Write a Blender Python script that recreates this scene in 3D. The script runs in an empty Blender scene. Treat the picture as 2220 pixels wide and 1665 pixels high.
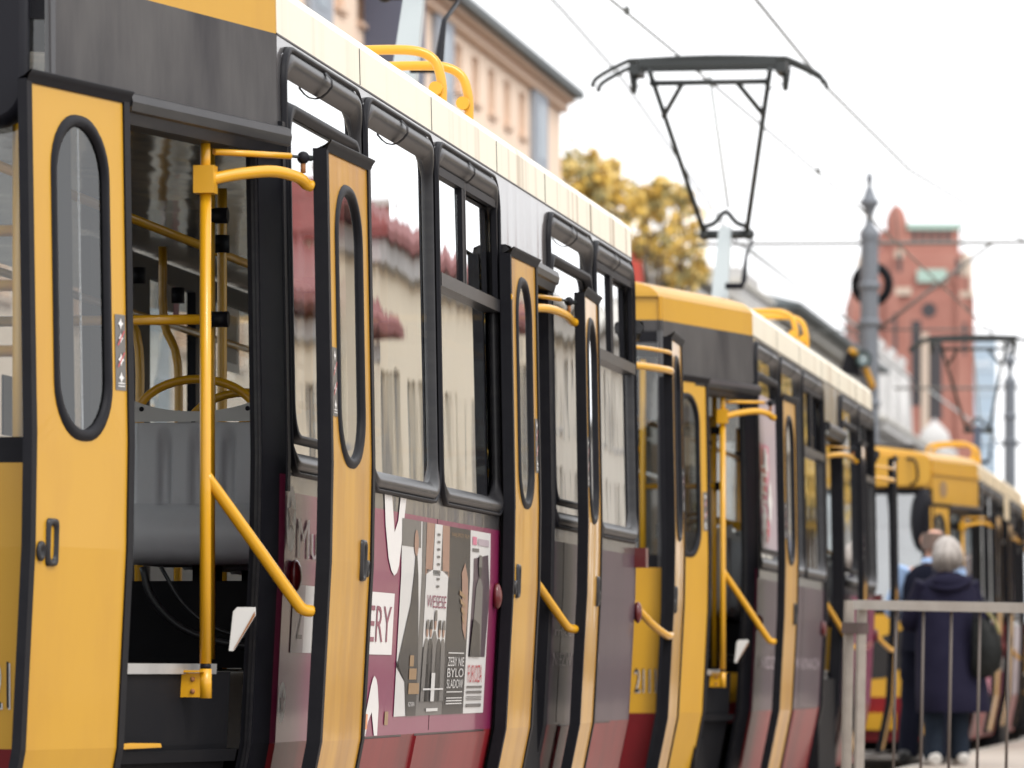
import bpy, bmesh, math, random
from mathutils import Vector, Matrix
from mathutils.geometry import tessellate_polygon
random.seed(7)
R = math.radians
scene = bpy.context.scene
COL = scene.collection

# ------------------------------------------------------------------ camera, sky, sun, exposure
VIEW_YAW = 8.3002
cam_d = bpy.data.cameras.new("camera")
cam = bpy.data.objects.new("camera", cam_d); COL.objects.link(cam)
cam.location = (2.96, 0.0, 0.95); cam.rotation_euler = (R(90), 0, R(VIEW_YAW))
cam_d.sensor_width = 36.0; cam_d.lens = 36.0 * 11550 / 2220
cam_d.shift_y = 632.5 / 2220
cam_d.clip_start = 0.5; cam_d.clip_end = 3000
cam_d.dof.use_dof = True; cam_d.dof.focus_distance = 17.6; cam_d.dof.aperture_fstop = 6.0
scene.camera = cam

SUN_EL, SUN_AZ = R(48), R(130)
world = bpy.data.worlds.new("World"); scene.world = world; world.use_nodes = True
wn = world.node_tree; wn.nodes.clear()
out = wn.nodes.new("ShaderNodeOutputWorld"); bg = wn.nodes.new("ShaderNodeBackground")
sky = wn.nodes.new("ShaderNodeTexSky"); sky.sky_type = 'NISHITA'; sky.sun_disc = False
sky.sun_elevation = SUN_EL; sky.sun_rotation = SUN_AZ; sky.air_density = 1.0; sky.dust_density = 6.0; sky.ozone_density = 1.0
hs = wn.nodes.new("ShaderNodeHueSaturation"); hs.inputs['Saturation'].default_value = 0.25
cl = wn.nodes.new("ShaderNodeMix"); cl.data_type = 'RGBA'; cl.inputs['Factor'].default_value = 0.85
cl.inputs['B'].default_value = (12.5, 12.6, 12.8, 1)          # even overcast cloud deck
wn.links.new(sky.outputs[0], hs.inputs['Color']); wn.links.new(hs.outputs[0], cl.inputs['A'])
wn.links.new(cl.outputs['Result'], bg.inputs['Color']); bg.inputs['Strength'].default_value = 0.125
wn.links.new(bg.outputs[0], out.inputs[0])
sd = bpy.data.lights.new("sun", 'SUN'); sd.energy = 1.1; sd.angle = R(18); sd.color = (1, .95, .87)
so = bpy.data.objects.new("sun", sd); COL.objects.link(so)
so.rotation_euler = (R(90) - SUN_EL, 0, R(180) - SUN_AZ)
so.location = (20, -10, 40)
scene.view_settings.view_transform = 'Standard'; scene.view_settings.look = 'None'
scene.view_settings.exposure = 0.32; scene.view_settings.gamma = 1.0
scene.cycles.max_bounces = 8; scene.cycles.transparent_max_bounces = 24
scene.cycles.caustics_reflective = False; scene.cycles.caustics_refractive = False

# ------------------------------------------------------------------ helpers
def tag(o, label=None, cat=None, group=None, kind=None):
    if label: o["label"] = label
    if cat: o["category"] = cat
    if group: o["group"] = group
    if kind: o["kind"] = kind
    return o

def empty(name, loc, label, cat, group=None, rz=0.0):
    o = bpy.data.objects.new(name, None); COL.objects.link(o)
    o.location = loc; o.rotation_euler = (0, 0, rz); o.empty_display_size = .2
    return tag(o, label, cat, group)

class MB:
    def __init__(s): s.v = []; s.f = []; s.m = []; s.s = []; s.mats = []
    def mi(s, m):
        if m not in s.mats: s.mats.append(m)
        return s.mats.index(m)
    def face(s, pts, m, sm=False):
        b = len(s.v); s.v += [tuple(p) for p in pts]
        s.f.append(list(range(b, b + len(pts)))); s.m.append(s.mi(m)); s.s.append(sm)
    def grid(s, rows, m, closed=False, sm=True):
        b = len(s.v); n = len(rows[0])
        for r in rows: s.v += [tuple(p) for p in r]
        k = s.mi(m)
        for i in range(len(rows) - 1):
            for j in range(n if closed else n - 1):
                a = b + i * n + j; c = b + i * n + (j + 1) % n
                s.f.append([a, c, c + n, a + n]); s.m.append(k); s.s.append(sm)
    def box(s, x0, x1, y0, y1, z0, z1, m):
        p = [(x0,y0,z0),(x1,y0,z0),(x1,y1,z0),(x0,y1,z0),(x0,y0,z1),(x1,y0,z1),(x1,y1,z1),(x0,y1,z1)]
        s.hexa(p, m)
    def hexa(s, p, m, sm=False):
        b = len(s.v); s.v += [tuple(q) for q in p]; k = s.mi(m)
        for f in ((0,3,2,1),(4,5,6,7),(0,1,5,4),(1,2,6,5),(2,3,7,6),(3,0,4,7)):
            s.f.append([b + i for i in f]); s.m.append(k); s.s.append(sm)
    def tube(s, pts, r, m, n=10, cap=True):
        pts = [Vector(p) for p in pts]
        rr = r if isinstance(r, (list, tuple)) else [r] * len(pts)
        rows = []; ref = None
        for i, p in enumerate(pts):
            d = (pts[min(i + 1, len(pts) - 1)] - pts[max(i - 1, 0)]).normalized()
            if ref is None:
                ref = Vector((0, 0, 1)) if abs(d.z) < .9 else Vector((1, 0, 0))
            a = (ref - d * ref.dot(d)).normalized(); b = d.cross(a); ref = a
            rows.append([p + (a * math.cos(2*math.pi*k/n) + b * math.sin(2*math.pi*k/n)) * rr[i] for k in range(n)])
        s.grid(rows, m, closed=True)
        if cap:
            s.face(list(reversed(rows[0])), m); s.face(rows[-1], m)
    def lathe(s, cx, cy, prof, m, n=16):
        rows = [[(cx + r*math.cos(2*math.pi*k/n), cy + r*math.sin(2*math.pi*k/n), z) for k in range(n)] for r, z in prof]
        s.grid(rows, m, closed=True)
    def ball(s, c, r, m, n=10):
        if not isinstance(r, (tuple, list)): r = (r, r, r)
        rows = []
        for i in range(n + 1):
            t = math.pi * i / n
            rows.append([(c[0] + r[0]*math.sin(t)*math.cos(2*math.pi*k/(n+4)), c[1] + r[1]*math.sin(t)*math.sin(2*math.pi*k/(n+4)), c[2] + r[2]*math.cos(t)) for k in range(n + 4)])
        s.grid(rows, m, closed=True)
    def build(s, name, parent=None, merge=True, **kw):
        me = bpy.data.meshes.new(name); me.from_pydata(s.v, [], s.f)
        for m in s.mats: me.materials.append(m)
        me.polygons.foreach_set("material_index", s.m); me.polygons.foreach_set("use_smooth", s.s)
        if merge:
            bm = bmesh.new(); bm.from_mesh(me); bmesh.ops.remove_doubles(bm, verts=bm.verts, dist=1e-5); bm.to_mesh(me); bm.free()
        me.update()
        o = bpy.data.objects.new(name, me); COL.objects.link(o)
        if parent: o.parent = parent
        return tag(o, **kw) if kw else o

def smooth_path(pts, k=6):
    """Catmull-Rom through points"""
    P = [Vector(p) for p in pts]; P = [P[0]*2 - P[1]] + P + [P[-1]*2 - P[-2]]; o = []
    for i in range(1, len(P) - 2):
        a, b, c, d = P[i-1], P[i], P[i+1], P[i+2]
        for j in range(k):
            t = j / k
            o.append(.5*((2*b) + (c - a)*t + (2*a - 5*b + 4*c - d)*t*t + (3*b - a - 3*c + d)*t**3))
    o.append(P[-2]); return o

def rrect(t0, t1, z0, z1, r, n=6):
    """rounded rectangle, counter-clockwise, 4*(n+1) points"""
    o = []
    for cx, cz, a0 in ((t1-r, z1-r, 0), (t0+r, z1-r, 90), (t0+r, z0+r, 180), (t1-r, z0+r, 270)):
        for i in range(n + 1):
            a = R(a0 + 90*i/n); o.append((cx + r*math.cos(a), cz + r*math.sin(a)))
    return o

def rect_match(t0, t1, z0, z1, n=6):
    """plain rectangle sampled with the same count, corners on the mid sample"""
    o = []
    for cx, cz, s in ((t1, z1, 0), (t0, z1, 1), (t0, z0, 2), (t1, z0, 3)):
        for i in range(n + 1):
            f = i / n
            k = .5
            if s == 0: p = (cx, cz - (.08*(1 - f/k)) if f < k else cz) if f < k else (cx - .08*(f - k)/k, cz)
            if s == 1: p = (cx + .08*(1 - f/k), cz) if f < k else (cx, cz - .08*(f - k)/k)
            if s == 2: p = (cx, cz + .08*(1 - f/k)) if f < k else (cx + .08*(f - k)/k, cz)
            if s == 3: p = (cx - .08*(1 - f/k), cz) if f < k else (cx, cz + .08*(f - k)/k)
            o.append(p)
    return o

# ------------------------------------------------------------------ materials
def mat(name, col, rough=.5, metal=0.0, coat=0.0, spec=.5, noise=None, bump=None, emit=None):
    """noise = (scale, strength, colour2, stretchXYZ) blends a second colour in patches; bump = (scale, strength, stretch)"""
    m = bpy.data.materials.new(name); m.use_nodes = True
    nt = m.node_tree; p = nt.nodes["Principled BSDF"]
    p.inputs['Base Color'].default_value = (*col, 1); p.inputs['Roughness'].default_value = rough
    p.inputs['Metallic'].default_value = metal; p.inputs['Coat Weight'].default_value = coat
    p.inputs['Coat Roughness'].default_value = .06; p.inputs['Specular IOR Level'].default_value = spec
    def coords(stretch):
        tc = nt.nodes.new("ShaderNodeTexCoord"); mp = nt.nodes.new("ShaderNodeMapping")
        mp.inputs['Scale'].default_value = stretch or (1, 1, 1)
        nt.links.new(tc.outputs['Object'], mp.inputs[0]); return mp
    if noise:
        sc, st, c2, *rest = noise
        mp = coords(rest[0] if rest else None)
        nz = nt.nodes.new("ShaderNodeTexNoise"); nz.inputs['Scale'].default_value = sc; nz.inputs['Detail'].default_value = 6
        nz.inputs['Roughness'].default_value = .6
        rp = nt.nodes.new("ShaderNodeMapRange"); rp.inputs[1].default_value = .42; rp.inputs[2].default_value = .72
        rp.inputs[3].default_value = 0; rp.inputs[4].default_value = st
        mx = nt.nodes.new("ShaderNodeMix"); mx.data_type = 'RGBA'
        mx.inputs['A'].default_value = (*col, 1); mx.inputs['B'].default_value = (*c2, 1)
        nt.links.new(mp.outputs[0], nz.inputs[0]); nt.links.new(nz.outputs[0], rp.inputs[0])
        nt.links.new(rp.outputs[0], mx.inputs['Factor']); nt.links.new(mx.outputs['Result'], p.inputs['Base Color'])
    if bump:
        sc, st, *rest = bump
        mp = coords(rest[0] if rest else None)
        nz = nt.nodes.new("ShaderNodeTexNoise"); nz.inputs['Scale'].default_value = sc; nz.inputs['Detail'].default_value = 2
        b = nt.nodes.new("ShaderNodeBump"); b.inputs['Strength'].default_value = st; b.inputs['Distance'].default_value = .02
        nt.links.new(mp.outputs[0], nz.inputs[0]); nt.links.new(nz.outputs[0], b.inputs['Height'])
        nt.links.new(b.outputs[0], p.inputs['Normal'])
        if coat: nt.links.new(b.outputs[0], p.inputs['Coat Normal'])
    if emit:
        p.inputs['Emission Color'].default_value = (*emit[:3], 1); p.inputs['Emission Strength'].default_value = emit[3]
    return m

def glass(name, tint, gain=1.35, wav=.05, base=.03, scale=1.3):
    m = bpy.data.materials.new(name); m.use_nodes = True
    nt = m.node_tree; nt.nodes.clear()
    o = nt.nodes.new("ShaderNodeOutputMaterial"); mx = nt.nodes.new("ShaderNodeMixShader")
    tr = nt.nodes.new("ShaderNodeBsdfTransparent"); tr.inputs[0].default_value = (*tint, 1)
    gl = nt.nodes.new("ShaderNodeBsdfGlossy"); gl.inputs['Color'].default_value = (.95, .96, .97, 1); gl.inputs['Roughness'].default_value = .012
    fr = nt.nodes.new("ShaderNodeFresnel"); fr.inputs['IOR'].default_value = 1.52
    ma = nt.nodes.new("ShaderNodeMath"); ma.operation = 'MULTIPLY_ADD'; ma.use_clamp = True
    ma.inputs[1].default_value = gain; ma.inputs[2].default_value = base
    tc = nt.nodes.new("ShaderNodeTexCoord"); mp = nt.nodes.new("ShaderNodeMapping"); mp.inputs['Scale'].default_value = (1, 1.6, .55)
    nz = nt.nodes.new("ShaderNodeTexNoise"); nz.inputs['Scale'].default_value = scale; nz.inputs['Detail'].default_value = 2.5
    b = nt.nodes.new("ShaderNodeBump"); b.inputs['Strength'].default_value = wav; b.inputs['Distance'].default_value = .03
    nt.links.new(tc.outputs['Object'], mp.inputs[0]); nt.links.new(mp.outputs[0], nz.inputs[0]); nt.links.new(nz.outputs[0], b.inputs['Height'])
    nt.links.new(b.outputs[0], gl.inputs['Normal'])
    nt.links.new(fr.outputs[0], ma.inputs[0]); nt.links.new(ma.outputs[0], mx.inputs[0])
    nt.links.new(tr.outputs[0], mx.inputs[1]); nt.links.new(gl.outputs[0], mx.inputs[2]); nt.links.new(mx.outputs[0], o.inputs[0])
    return m

YEL = mat("yellow_paint", (.54, .285, .013), .42, coat=.14, noise=(2.6, .6, (.44, .215, .012), (1, 1, .35)), bump=(2.0, .12, (1, 1, .5)))
YELD = mat("yellow_panel_dirty", (.56, .285, .014), .36, coat=.42, noise=(3.2, .9, (.34, .15, .01), (1, 1.5, .22)), bump=(2.6, .22, (1, 2, .5)))
YTUBE = mat("yellow_tube_paint", (.68, .34, .008), .3, coat=.3, noise=(9, .25, (.55, .27, .02)))
CREAM = mat("cream_paint", (.80, .74, .60), .45, coat=.05, noise=(5, 1.0, (.26, .13, .04), (1, 1.6, .03)))
def fade_noise(m, y0, y1):
    nt = m.node_tree; mx = [n for n in nt.nodes if n.type == 'MIX'][0]; src = mx.inputs['Factor'].links[0].from_socket
    tc = nt.nodes.new("ShaderNodeTexCoord"); sp = nt.nodes.new("ShaderNodeSeparateXYZ"); mr = nt.nodes.new("ShaderNodeMapRange"); mu = nt.nodes.new("ShaderNodeMath"); mu.operation = 'MULTIPLY'
    mr.inputs[1].default_value = y0; mr.inputs[2].default_value = y1; mr.inputs[3].default_value = .12
    nt.links.new(tc.outputs['Object'], sp.inputs[0]); nt.links.new(sp.outputs[1], mr.inputs[0]); nt.links.new(mr.outputs[0], mu.inputs[1]); nt.links.new(src, mu.inputs[0]); nt.links.new(mu.outputs[0], mx.inputs['Factor'])
    rp = [n for n in nt.nodes if n.type == 'MAP_RANGE' and n is not mr][0]; rp.inputs[1].default_value = .52; rp.inputs[2].default_value = .68
fade_noise(CREAM, 3.0, 7.5)
BEIGE = mat("beige_dirty_paint", (.74, .62, .42), .5, noise=(3, .6, (.55, .42, .25), (1, 1.4, .15)))
GREY = mat("grey_gloss_paint", (.075, .072, .076), .3, coat=.75, noise=(3.0, .9, (.025, .025, .028), (1, 2, .12)), bump=(2.2, .10, (1, 3, .2)))
GREYM = mat("grey_matt_paint", (.082, .078, .078), .5, spec=.2, noise=(1.9, 1.0, (.018, .017, .022), (1.4, 1.4, .35)))
WRAP = mat("magenta_wrap", (.21, .014, .075), .38, coat=.42, noise=(2, .3, (.17, .015, .06)), bump=(1.6, .07, (1, 1.8, .4)))
WRAPG = mat("grey_wrap", (.062, .034, .052), .42, coat=.2, spec=.28, noise=(1.6, .8, (.03, .018, .032), (1, 1, .3)), bump=(1.6, .07, (1, 2.2, .3)))
BURG = mat("burgundy_wrap", (.10, .008, .03), .4, coat=.3)
REDP = mat("red_skirt_paint", (.21, .011, .016), .42, coat=.14, spec=.3, noise=(2.0, .9, (.09, .009, .012), (1, 1, .4)), bump=(1.8, .08, (1, 2, .6)))
RUB = mat("black_rubber", (.007, .007, .010), .5, spec=.16, noise=(14, .5, (.013, .013, .016)))
RUBG = mat("grey_rubber", (.016, .0155, .018), .36, spec=.34, noise=(10, .6, (.036, .034, .034), (1, .6, 3)))
BLK = mat("black_plastic", (.008, .008, .012), .5, spec=.2)
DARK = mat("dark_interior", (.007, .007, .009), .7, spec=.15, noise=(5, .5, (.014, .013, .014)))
LINE = mat("grey_lining", (.42, .41, .40), .5)
ALU = mat("worn_aluminium", (.55, .54, .53), .38, metal=.6, noise=(8, .5, (.34, .33, .32)))
CEIL = mat("polished_ceiling", (.55, .54, .51), .12, metal=.8, bump=(1.6, .38, (2.2, 1, 1)))
SEAT = mat("grey_seat_plastic", (.56, .565, .59), .42, noise=(20, .3, (.48, .485, .51)))
SEATT = mat("light_grey_trim", (.6, .59, .57), .45)
GLASS = glass("window_glass", (.62, .66, .65), 1.95, .03, .06, 1.0)
GLASSC = glass("cab_glass", (.42, .46, .48), 1.2, .03, .27)
GLASSD = glass("door_glass", (.55, .56, .55), 1.7, .02, .07, .8)
GLASSN = glass("near_door_glass", (.34, .345, .33), .8, .02, .015)
GLASSL = glass("clear_glass", (.8, .84, .84), 1.0, .02)
WHT = mat("white_vinyl", (.74, .72, .71), .4, coat=.22, spec=.3)
WHTG = mat("pale_vinyl", (.40, .33, .37), .4, coat=.22, spec=.3)
PINK = mat("pink_vinyl", (.55, .16, .25), .4, coat=.22, spec=.3)
REDL = mat("red_lamp_plastic", (.10, .006, .006), .3, coat=.25)
REDV = mat("red_vinyl", (.45, .03, .04), .45, coat=.4)
ORG = mat("orange_plastic", (.80, .25, .05), .3, coat=.5)
INK = mat("black_print", (.02, .018, .018), .4, coat=.22, spec=.3)
INKG = mat("grey_print", (.12, .113, .108), .4, coat=.22, spec=.3)
PAPER = mat("poster_paper", (.60, .59, .58), .4, coat=.22, spec=.3)
SKINP = mat("printed_skin_tone", (.30, .17, .12), .4, coat=.22, spec=.3)
TAN = mat("tan_print", (.28, .17, .08), .4, coat=.22, spec=.3)
SLATE_ARM = mat("dark_blue_arm_paint", (.05, .065, .1), .5)
STEEL = mat("panto_black_steel", (.022, .026, .027), .45)
PGREY = mat("panto_grey_paint", (.42, .46, .47), .4)
RUST = mat("rusty_edge", (.30, .13, .05), .8)

# ------------------------------------------------------------------ tram geometry
MAIN = 8.66                      # length of the straight side
def xs(z):                       # side profile: outward offset of the skin at height z
    P = ((-1, -.2), (.33, -.12), (.75, -.035), (1.3, -.005), (1.6, 0), (2.86, -.022), (3.2, -.03))
    for (a, b), (c, d) in zip(P, P[1:]):
        if z <= c: return b + (d - b) * (z - a) / (c - a)
    return P[-1][1]
ZB = (.33, .55, .75, 1.0, 1.3, 1.6, 2.2, 2.86)     # heights where the skin bends

class Seg:                       # a straight stretch of side wall; coordinates along t, up z, out d
    def __init__(s, base, direc, side=1, prof=True):
        s.b = Vector((base[0], base[1], 0)); d = Vector((direc[0], direc[1], 0)).normalized()
        s.d = d; s.n = Vector((d.y, -d.x, 0)) * side; s.prof = prof
    def __call__(s, t, z, d=0.0):
        p = s.b + s.d * t + s.n * ((xs(z) if s.prof else 0) + d); return Vector((p.x, p.y, z))

TS = .255; SC = 1.42
TL = SC * math.hypot(1, TS)      # taper length along its own line
S_NEAR = Seg((0, 0), (TS, 1))    # t runs from -TL to 0
S_MAIN = Seg((0, 0), (0, 1))
S_FAR = Seg((0, MAIN), (-TS, 1)) # t 0..TL
CN = (-TS*SC, -SC); CFAR = (-TS*SC, MAIN + SC)
S_FACE = Seg(CN, (-1, -.14), -1) # end face seen from the street; d outwards
S_FACE.n = Vector((.14, -1, 0)).normalized()
S_FACER = Seg(CFAR, (-1, .14)); S_FACER.n = Vector((.14, 1, 0)).normalized()
def mirror(seg):
    q = Seg((0, 0), (0, 1)); q.b = Vector((-2.4 - seg.b.x, seg.b.y, 0)); q.d = Vector((-seg.d.x, seg.d.y, 0)); q.n = Vector((-seg.n.x, seg.n.y, 0)); q.prof = seg.prof; return q
L_NEAR, L_MAIN, L_FAR, L_FACE, L_FACER = map(mirror, (S_NEAR, S_MAIN, S_FAR, S_FACE, S_FACER))
FACEW = math.hypot(1.2 - TS*SC, .14 * (1.2 - TS*SC))   # half of the end face

def zcuts(z0, z1): return [z0] + [z for z in ZB if z0 + 1e-4 < z < z1 - 1e-4] + [z1]
def wall(mb, seg, t0, t1, z0, z1, m, d=0.0, nt=1):
    zz = zcuts(z0, z1)
    rows = [[seg(t0 + (t1-t0)*i/nt, z, d) for i in range(nt + 1)] for z in zz]
    mb.grid(rows, m, sm=False)
def wall_hole(mb, seg, t0, t1, z0, z1, hole, m, d=0.0, n=6):
    a = rect_match(t0, t1, z0, z1, n); b = rrect(*hole, n)
    mb.grid([[seg(t, z, d) for t, z in a], [seg(t, z, d) for t, z in b]], m, closed=True, sm=False)
def column(mb, seg, t0, t1, d0, d1, z0, z1, m):
    zz = zcuts(z0, z1)
    rows = [[seg(t0, z, d0), seg(t1, z, d0), seg(t1, z, d1), seg(t0, z, d1)] for z in zz]
    mb.grid(rows, m, closed=True, sm=False)
    mb.face(list(reversed(rows[0])), m); mb.face(rows[-1], m)
def decal(mb, seg, poly, m, d=.003):
    tris = tessellate_polygon([[Vector((t, z, 0)) for t, z in poly]])
    for tri in tris:
        P = [poly[i] for i in tri]
        lo = min(p[1] for p in P); hi = max(p[1] for p in P); zz = zcuts(lo, hi)
        for a, b in zip(zz, zz[1:]):
            q = P
            for lim, keep in ((a, 1), (b, -1)):
                o = []
                for i in range(len(q)):
                    p1, p2 = q[i], q[(i+1) % len(q)]
                    i1 = (p1[1]-lim)*keep >= -1e-9; i2 = (p2[1]-lim)*keep >= -1e-9
                    if i1: o.append(p1)
                    if i1 != i2:
                        f = (lim - p1[1])/(p2[1]-p1[1]); o.append((p1[0]+(p2[0]-p1[0])*f, lim))
                q = o
                if len(q) < 3: break
            if len(q) >= 3: mb.face([seg(t, z, d) for t, z in q], m)
def rect(t0, t1, z0, z1): return [(t0, z0), (t1, z0), (t1, z1), (t0, z1)]
def disc(t, z, rt, rz, n=16): return [(t + rt*math.cos(2*math.pi*k/n), z + rz*math.sin(2*math.pi*k/n)) for k in range(n)]
def star(t, z, r, n=5, q=.45, a0=90): return [(t + (r if k % 2 == 0 else r*q)*math.cos(R(a0 + 180*k/n)), z + (r if k % 2 == 0 else r*q)*math.sin(R(a0 + 180*k/n))) for k in range(2*n)]

_tc = {}
def text_tris(body):
    """triangles of a word, cap height about 0.7 units, start at 0"""
    if body in _tc: return _tc[body]
    cu = bpy.data.curves.new("lettering", 'FONT'); cu.body = body; cu.resolution_u = 3
    o = bpy.data.objects.new("lettering", cu); COL.objects.link(o)
    dg = bpy.context.evaluated_depsgraph_get(); me = bpy.data.meshes.new_from_object(o.evaluated_get(dg))
    vs = [v.co.copy() for v in me.vertices]; fs = [[tuple(vs[i][:2]) for i in p.vertices] for p in me.polygons]
    x0 = min(v.x for v in vs); x1 = max(v.x for v in vs); y0 = min(v.y for v in vs); y1 = max(v.y for v in vs)
    bpy.data.objects.remove(o); bpy.data.curves.remove(cu); bpy.data.meshes.remove(me)
    _tc[body] = (fs, x0, x1, y0, y1); return _tc[body]
def letter(mb, seg, body, t0, t1, z0, z1, m, d=.005, flip=False):
    """a word stretched into the box t0..t1, z0..z1 on a wall"""
    fs, x0, x1, y0, y1 = text_tris(body)
    for f in fs:
        q = [(t0 + (x - x0)/(x1 - x0)*(t1 - t0), z0 + (y - y0)/(y1 - y0)*(z1 - z0)) for x, y in f]
        for i in range(1, len(q) - 1): decal(mb, seg, [q[0], q[i], q[i+1]], m, d)

WIN = [(.06, 1.42), (1.47, 2.88), (2.93, 4.41), (5.81, 7.19), (7.25, 8.62)]
WZ0, WZ1 = 1.56, 2.83

def window(car, seg, t0, t1, hopper=False, inner=False, tape=True, film=None, left=False):
    g = MB(); K = 7
    rows = []
    iT, iB, iS = .085, .068, .032
    zm, hh = (WZ0 + WZ1)/2, (WZ1 - WZ0)/2
    for k in range(K + 1):
        f = k / K; r = []
        for t, z in rrect(t0 + iS*f, t1 - iS*f, WZ0 + iB*f, WZ1 - iT*f, .13 - .03*f, 7):
            e = max(0, (abs(z - zm)/hh - .8)/.2); bl = .013 + .017*min(1, e*1.4)
            r.append(seg(t, z, .004 + bl*math.sin(math.pi*f)**.8 - .024*f))
        rows.append(r)
    g.grid(rows, RUB if left else RUBG, closed=True)
    o = g.build("window", car)
    # sealing bead: darker outer ring
    if not left:
        b = MB(); rows = []
        for f, d in ((-.35, .002), (-.3, .016), (0, .02), (.12, .012)):
            pts = rrect(t0 + iS*f, t1 - iS*f, WZ0 + iB*f*.4, WZ1 - iT*f*.4, .13, 7)
            rows.append([seg(t, z, d) for t, z in pts])
        b.grid(rows, RUB, closed=True); b.build("sealing_bead", o)
    p = MB(); a, c, lo, hi = t0 + .03, t1 - .03, WZ0 + .06, WZ1 - .08
    if hopper:
        zs = 2.36
        p.face([seg(a, lo, -.012), seg(c, lo, -.012), seg(c, zs, -.014), seg(a, zs, -.014)], GLASS)
        mid = a + (c - a)*.42
        p.face([seg(a, zs, -.006), seg(mid, zs, -.006), seg(mid, hi, -.008), seg(a, hi, -.008)], GLASS)
        p.face([seg(mid, zs, -.020), seg(c, zs, -.020), seg(c, hi, -.022), seg(mid, hi, -.022)], GLASS)
        s = MB()
        column(s, seg, a, c, -.03, .018, zs - .035, zs + .012, RUBG)
        column(s, seg, mid - .02, mid + .04, -.012, .006, zs + .012, hi, RUB)
        column(s, seg, mid + .04, mid + .055, -.006, .008, zs + .012, hi, RUBG)
        for t in (a, c - .02): column(s, seg, t, t + .02, -.01, .010, zs + .012, hi, RUB)
        column(s, seg, a + .02, c - .02, -.015, .008, hi - .03, hi, RUB)
        s.build("hopper_sash", o)
    else:
        p.face([seg(a, lo, -.012), seg(c, lo, -.012), seg(c, hi, -.014), seg(a, hi, -.014)], GLASSL if left else GLASS)
        if inner:
            s = MB(); rows = []
            for f, d in ((0, -.01), (.3, .016), (.8, .016), (1, -.01)):
                pts = rrect(a + .01 + .035*f, c - .01 - .035*f, lo + .03 + .03*f, hi - .07 - .04*f, .10, 6)
                rows.append([seg(t, z, d) for t, z in pts])
            s.grid(rows, RUB, closed=True); s.build("inner_frame", o)
    p.build("pane", o)
    if tape and not left:
        k = MB(); tm = (t0 + t1)/2 - .02; rows = []; rj = random.Random(int(t0*100))
        for z, d in ((WZ1 + .006, .003), (WZ1 - .008, .018), (WZ1 - .03, .036), (WZ1 - .05, .037), (WZ1 - .068, .022), (WZ1 - .082, .004), (WZ1 - .088, -.022)):
            w_ = .017 + rj.uniform(-.003, .005)
            rows.append([seg(tm - w_, z, d), seg(tm - w_*.3, z - .003, d + .003), seg(tm + w_*.4, z + .002, d + .003), seg(tm + w_ + .004, z, d)])
        k.grid(rows, RUB); k.build("tie_wrap", o)
    if film:
        f = MB(); film(f, seg, a + .03, c - .03, lo + .03, hi - .05); f.build("window_film", o, label="white and red advertising film on the glass")
    return o

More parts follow.
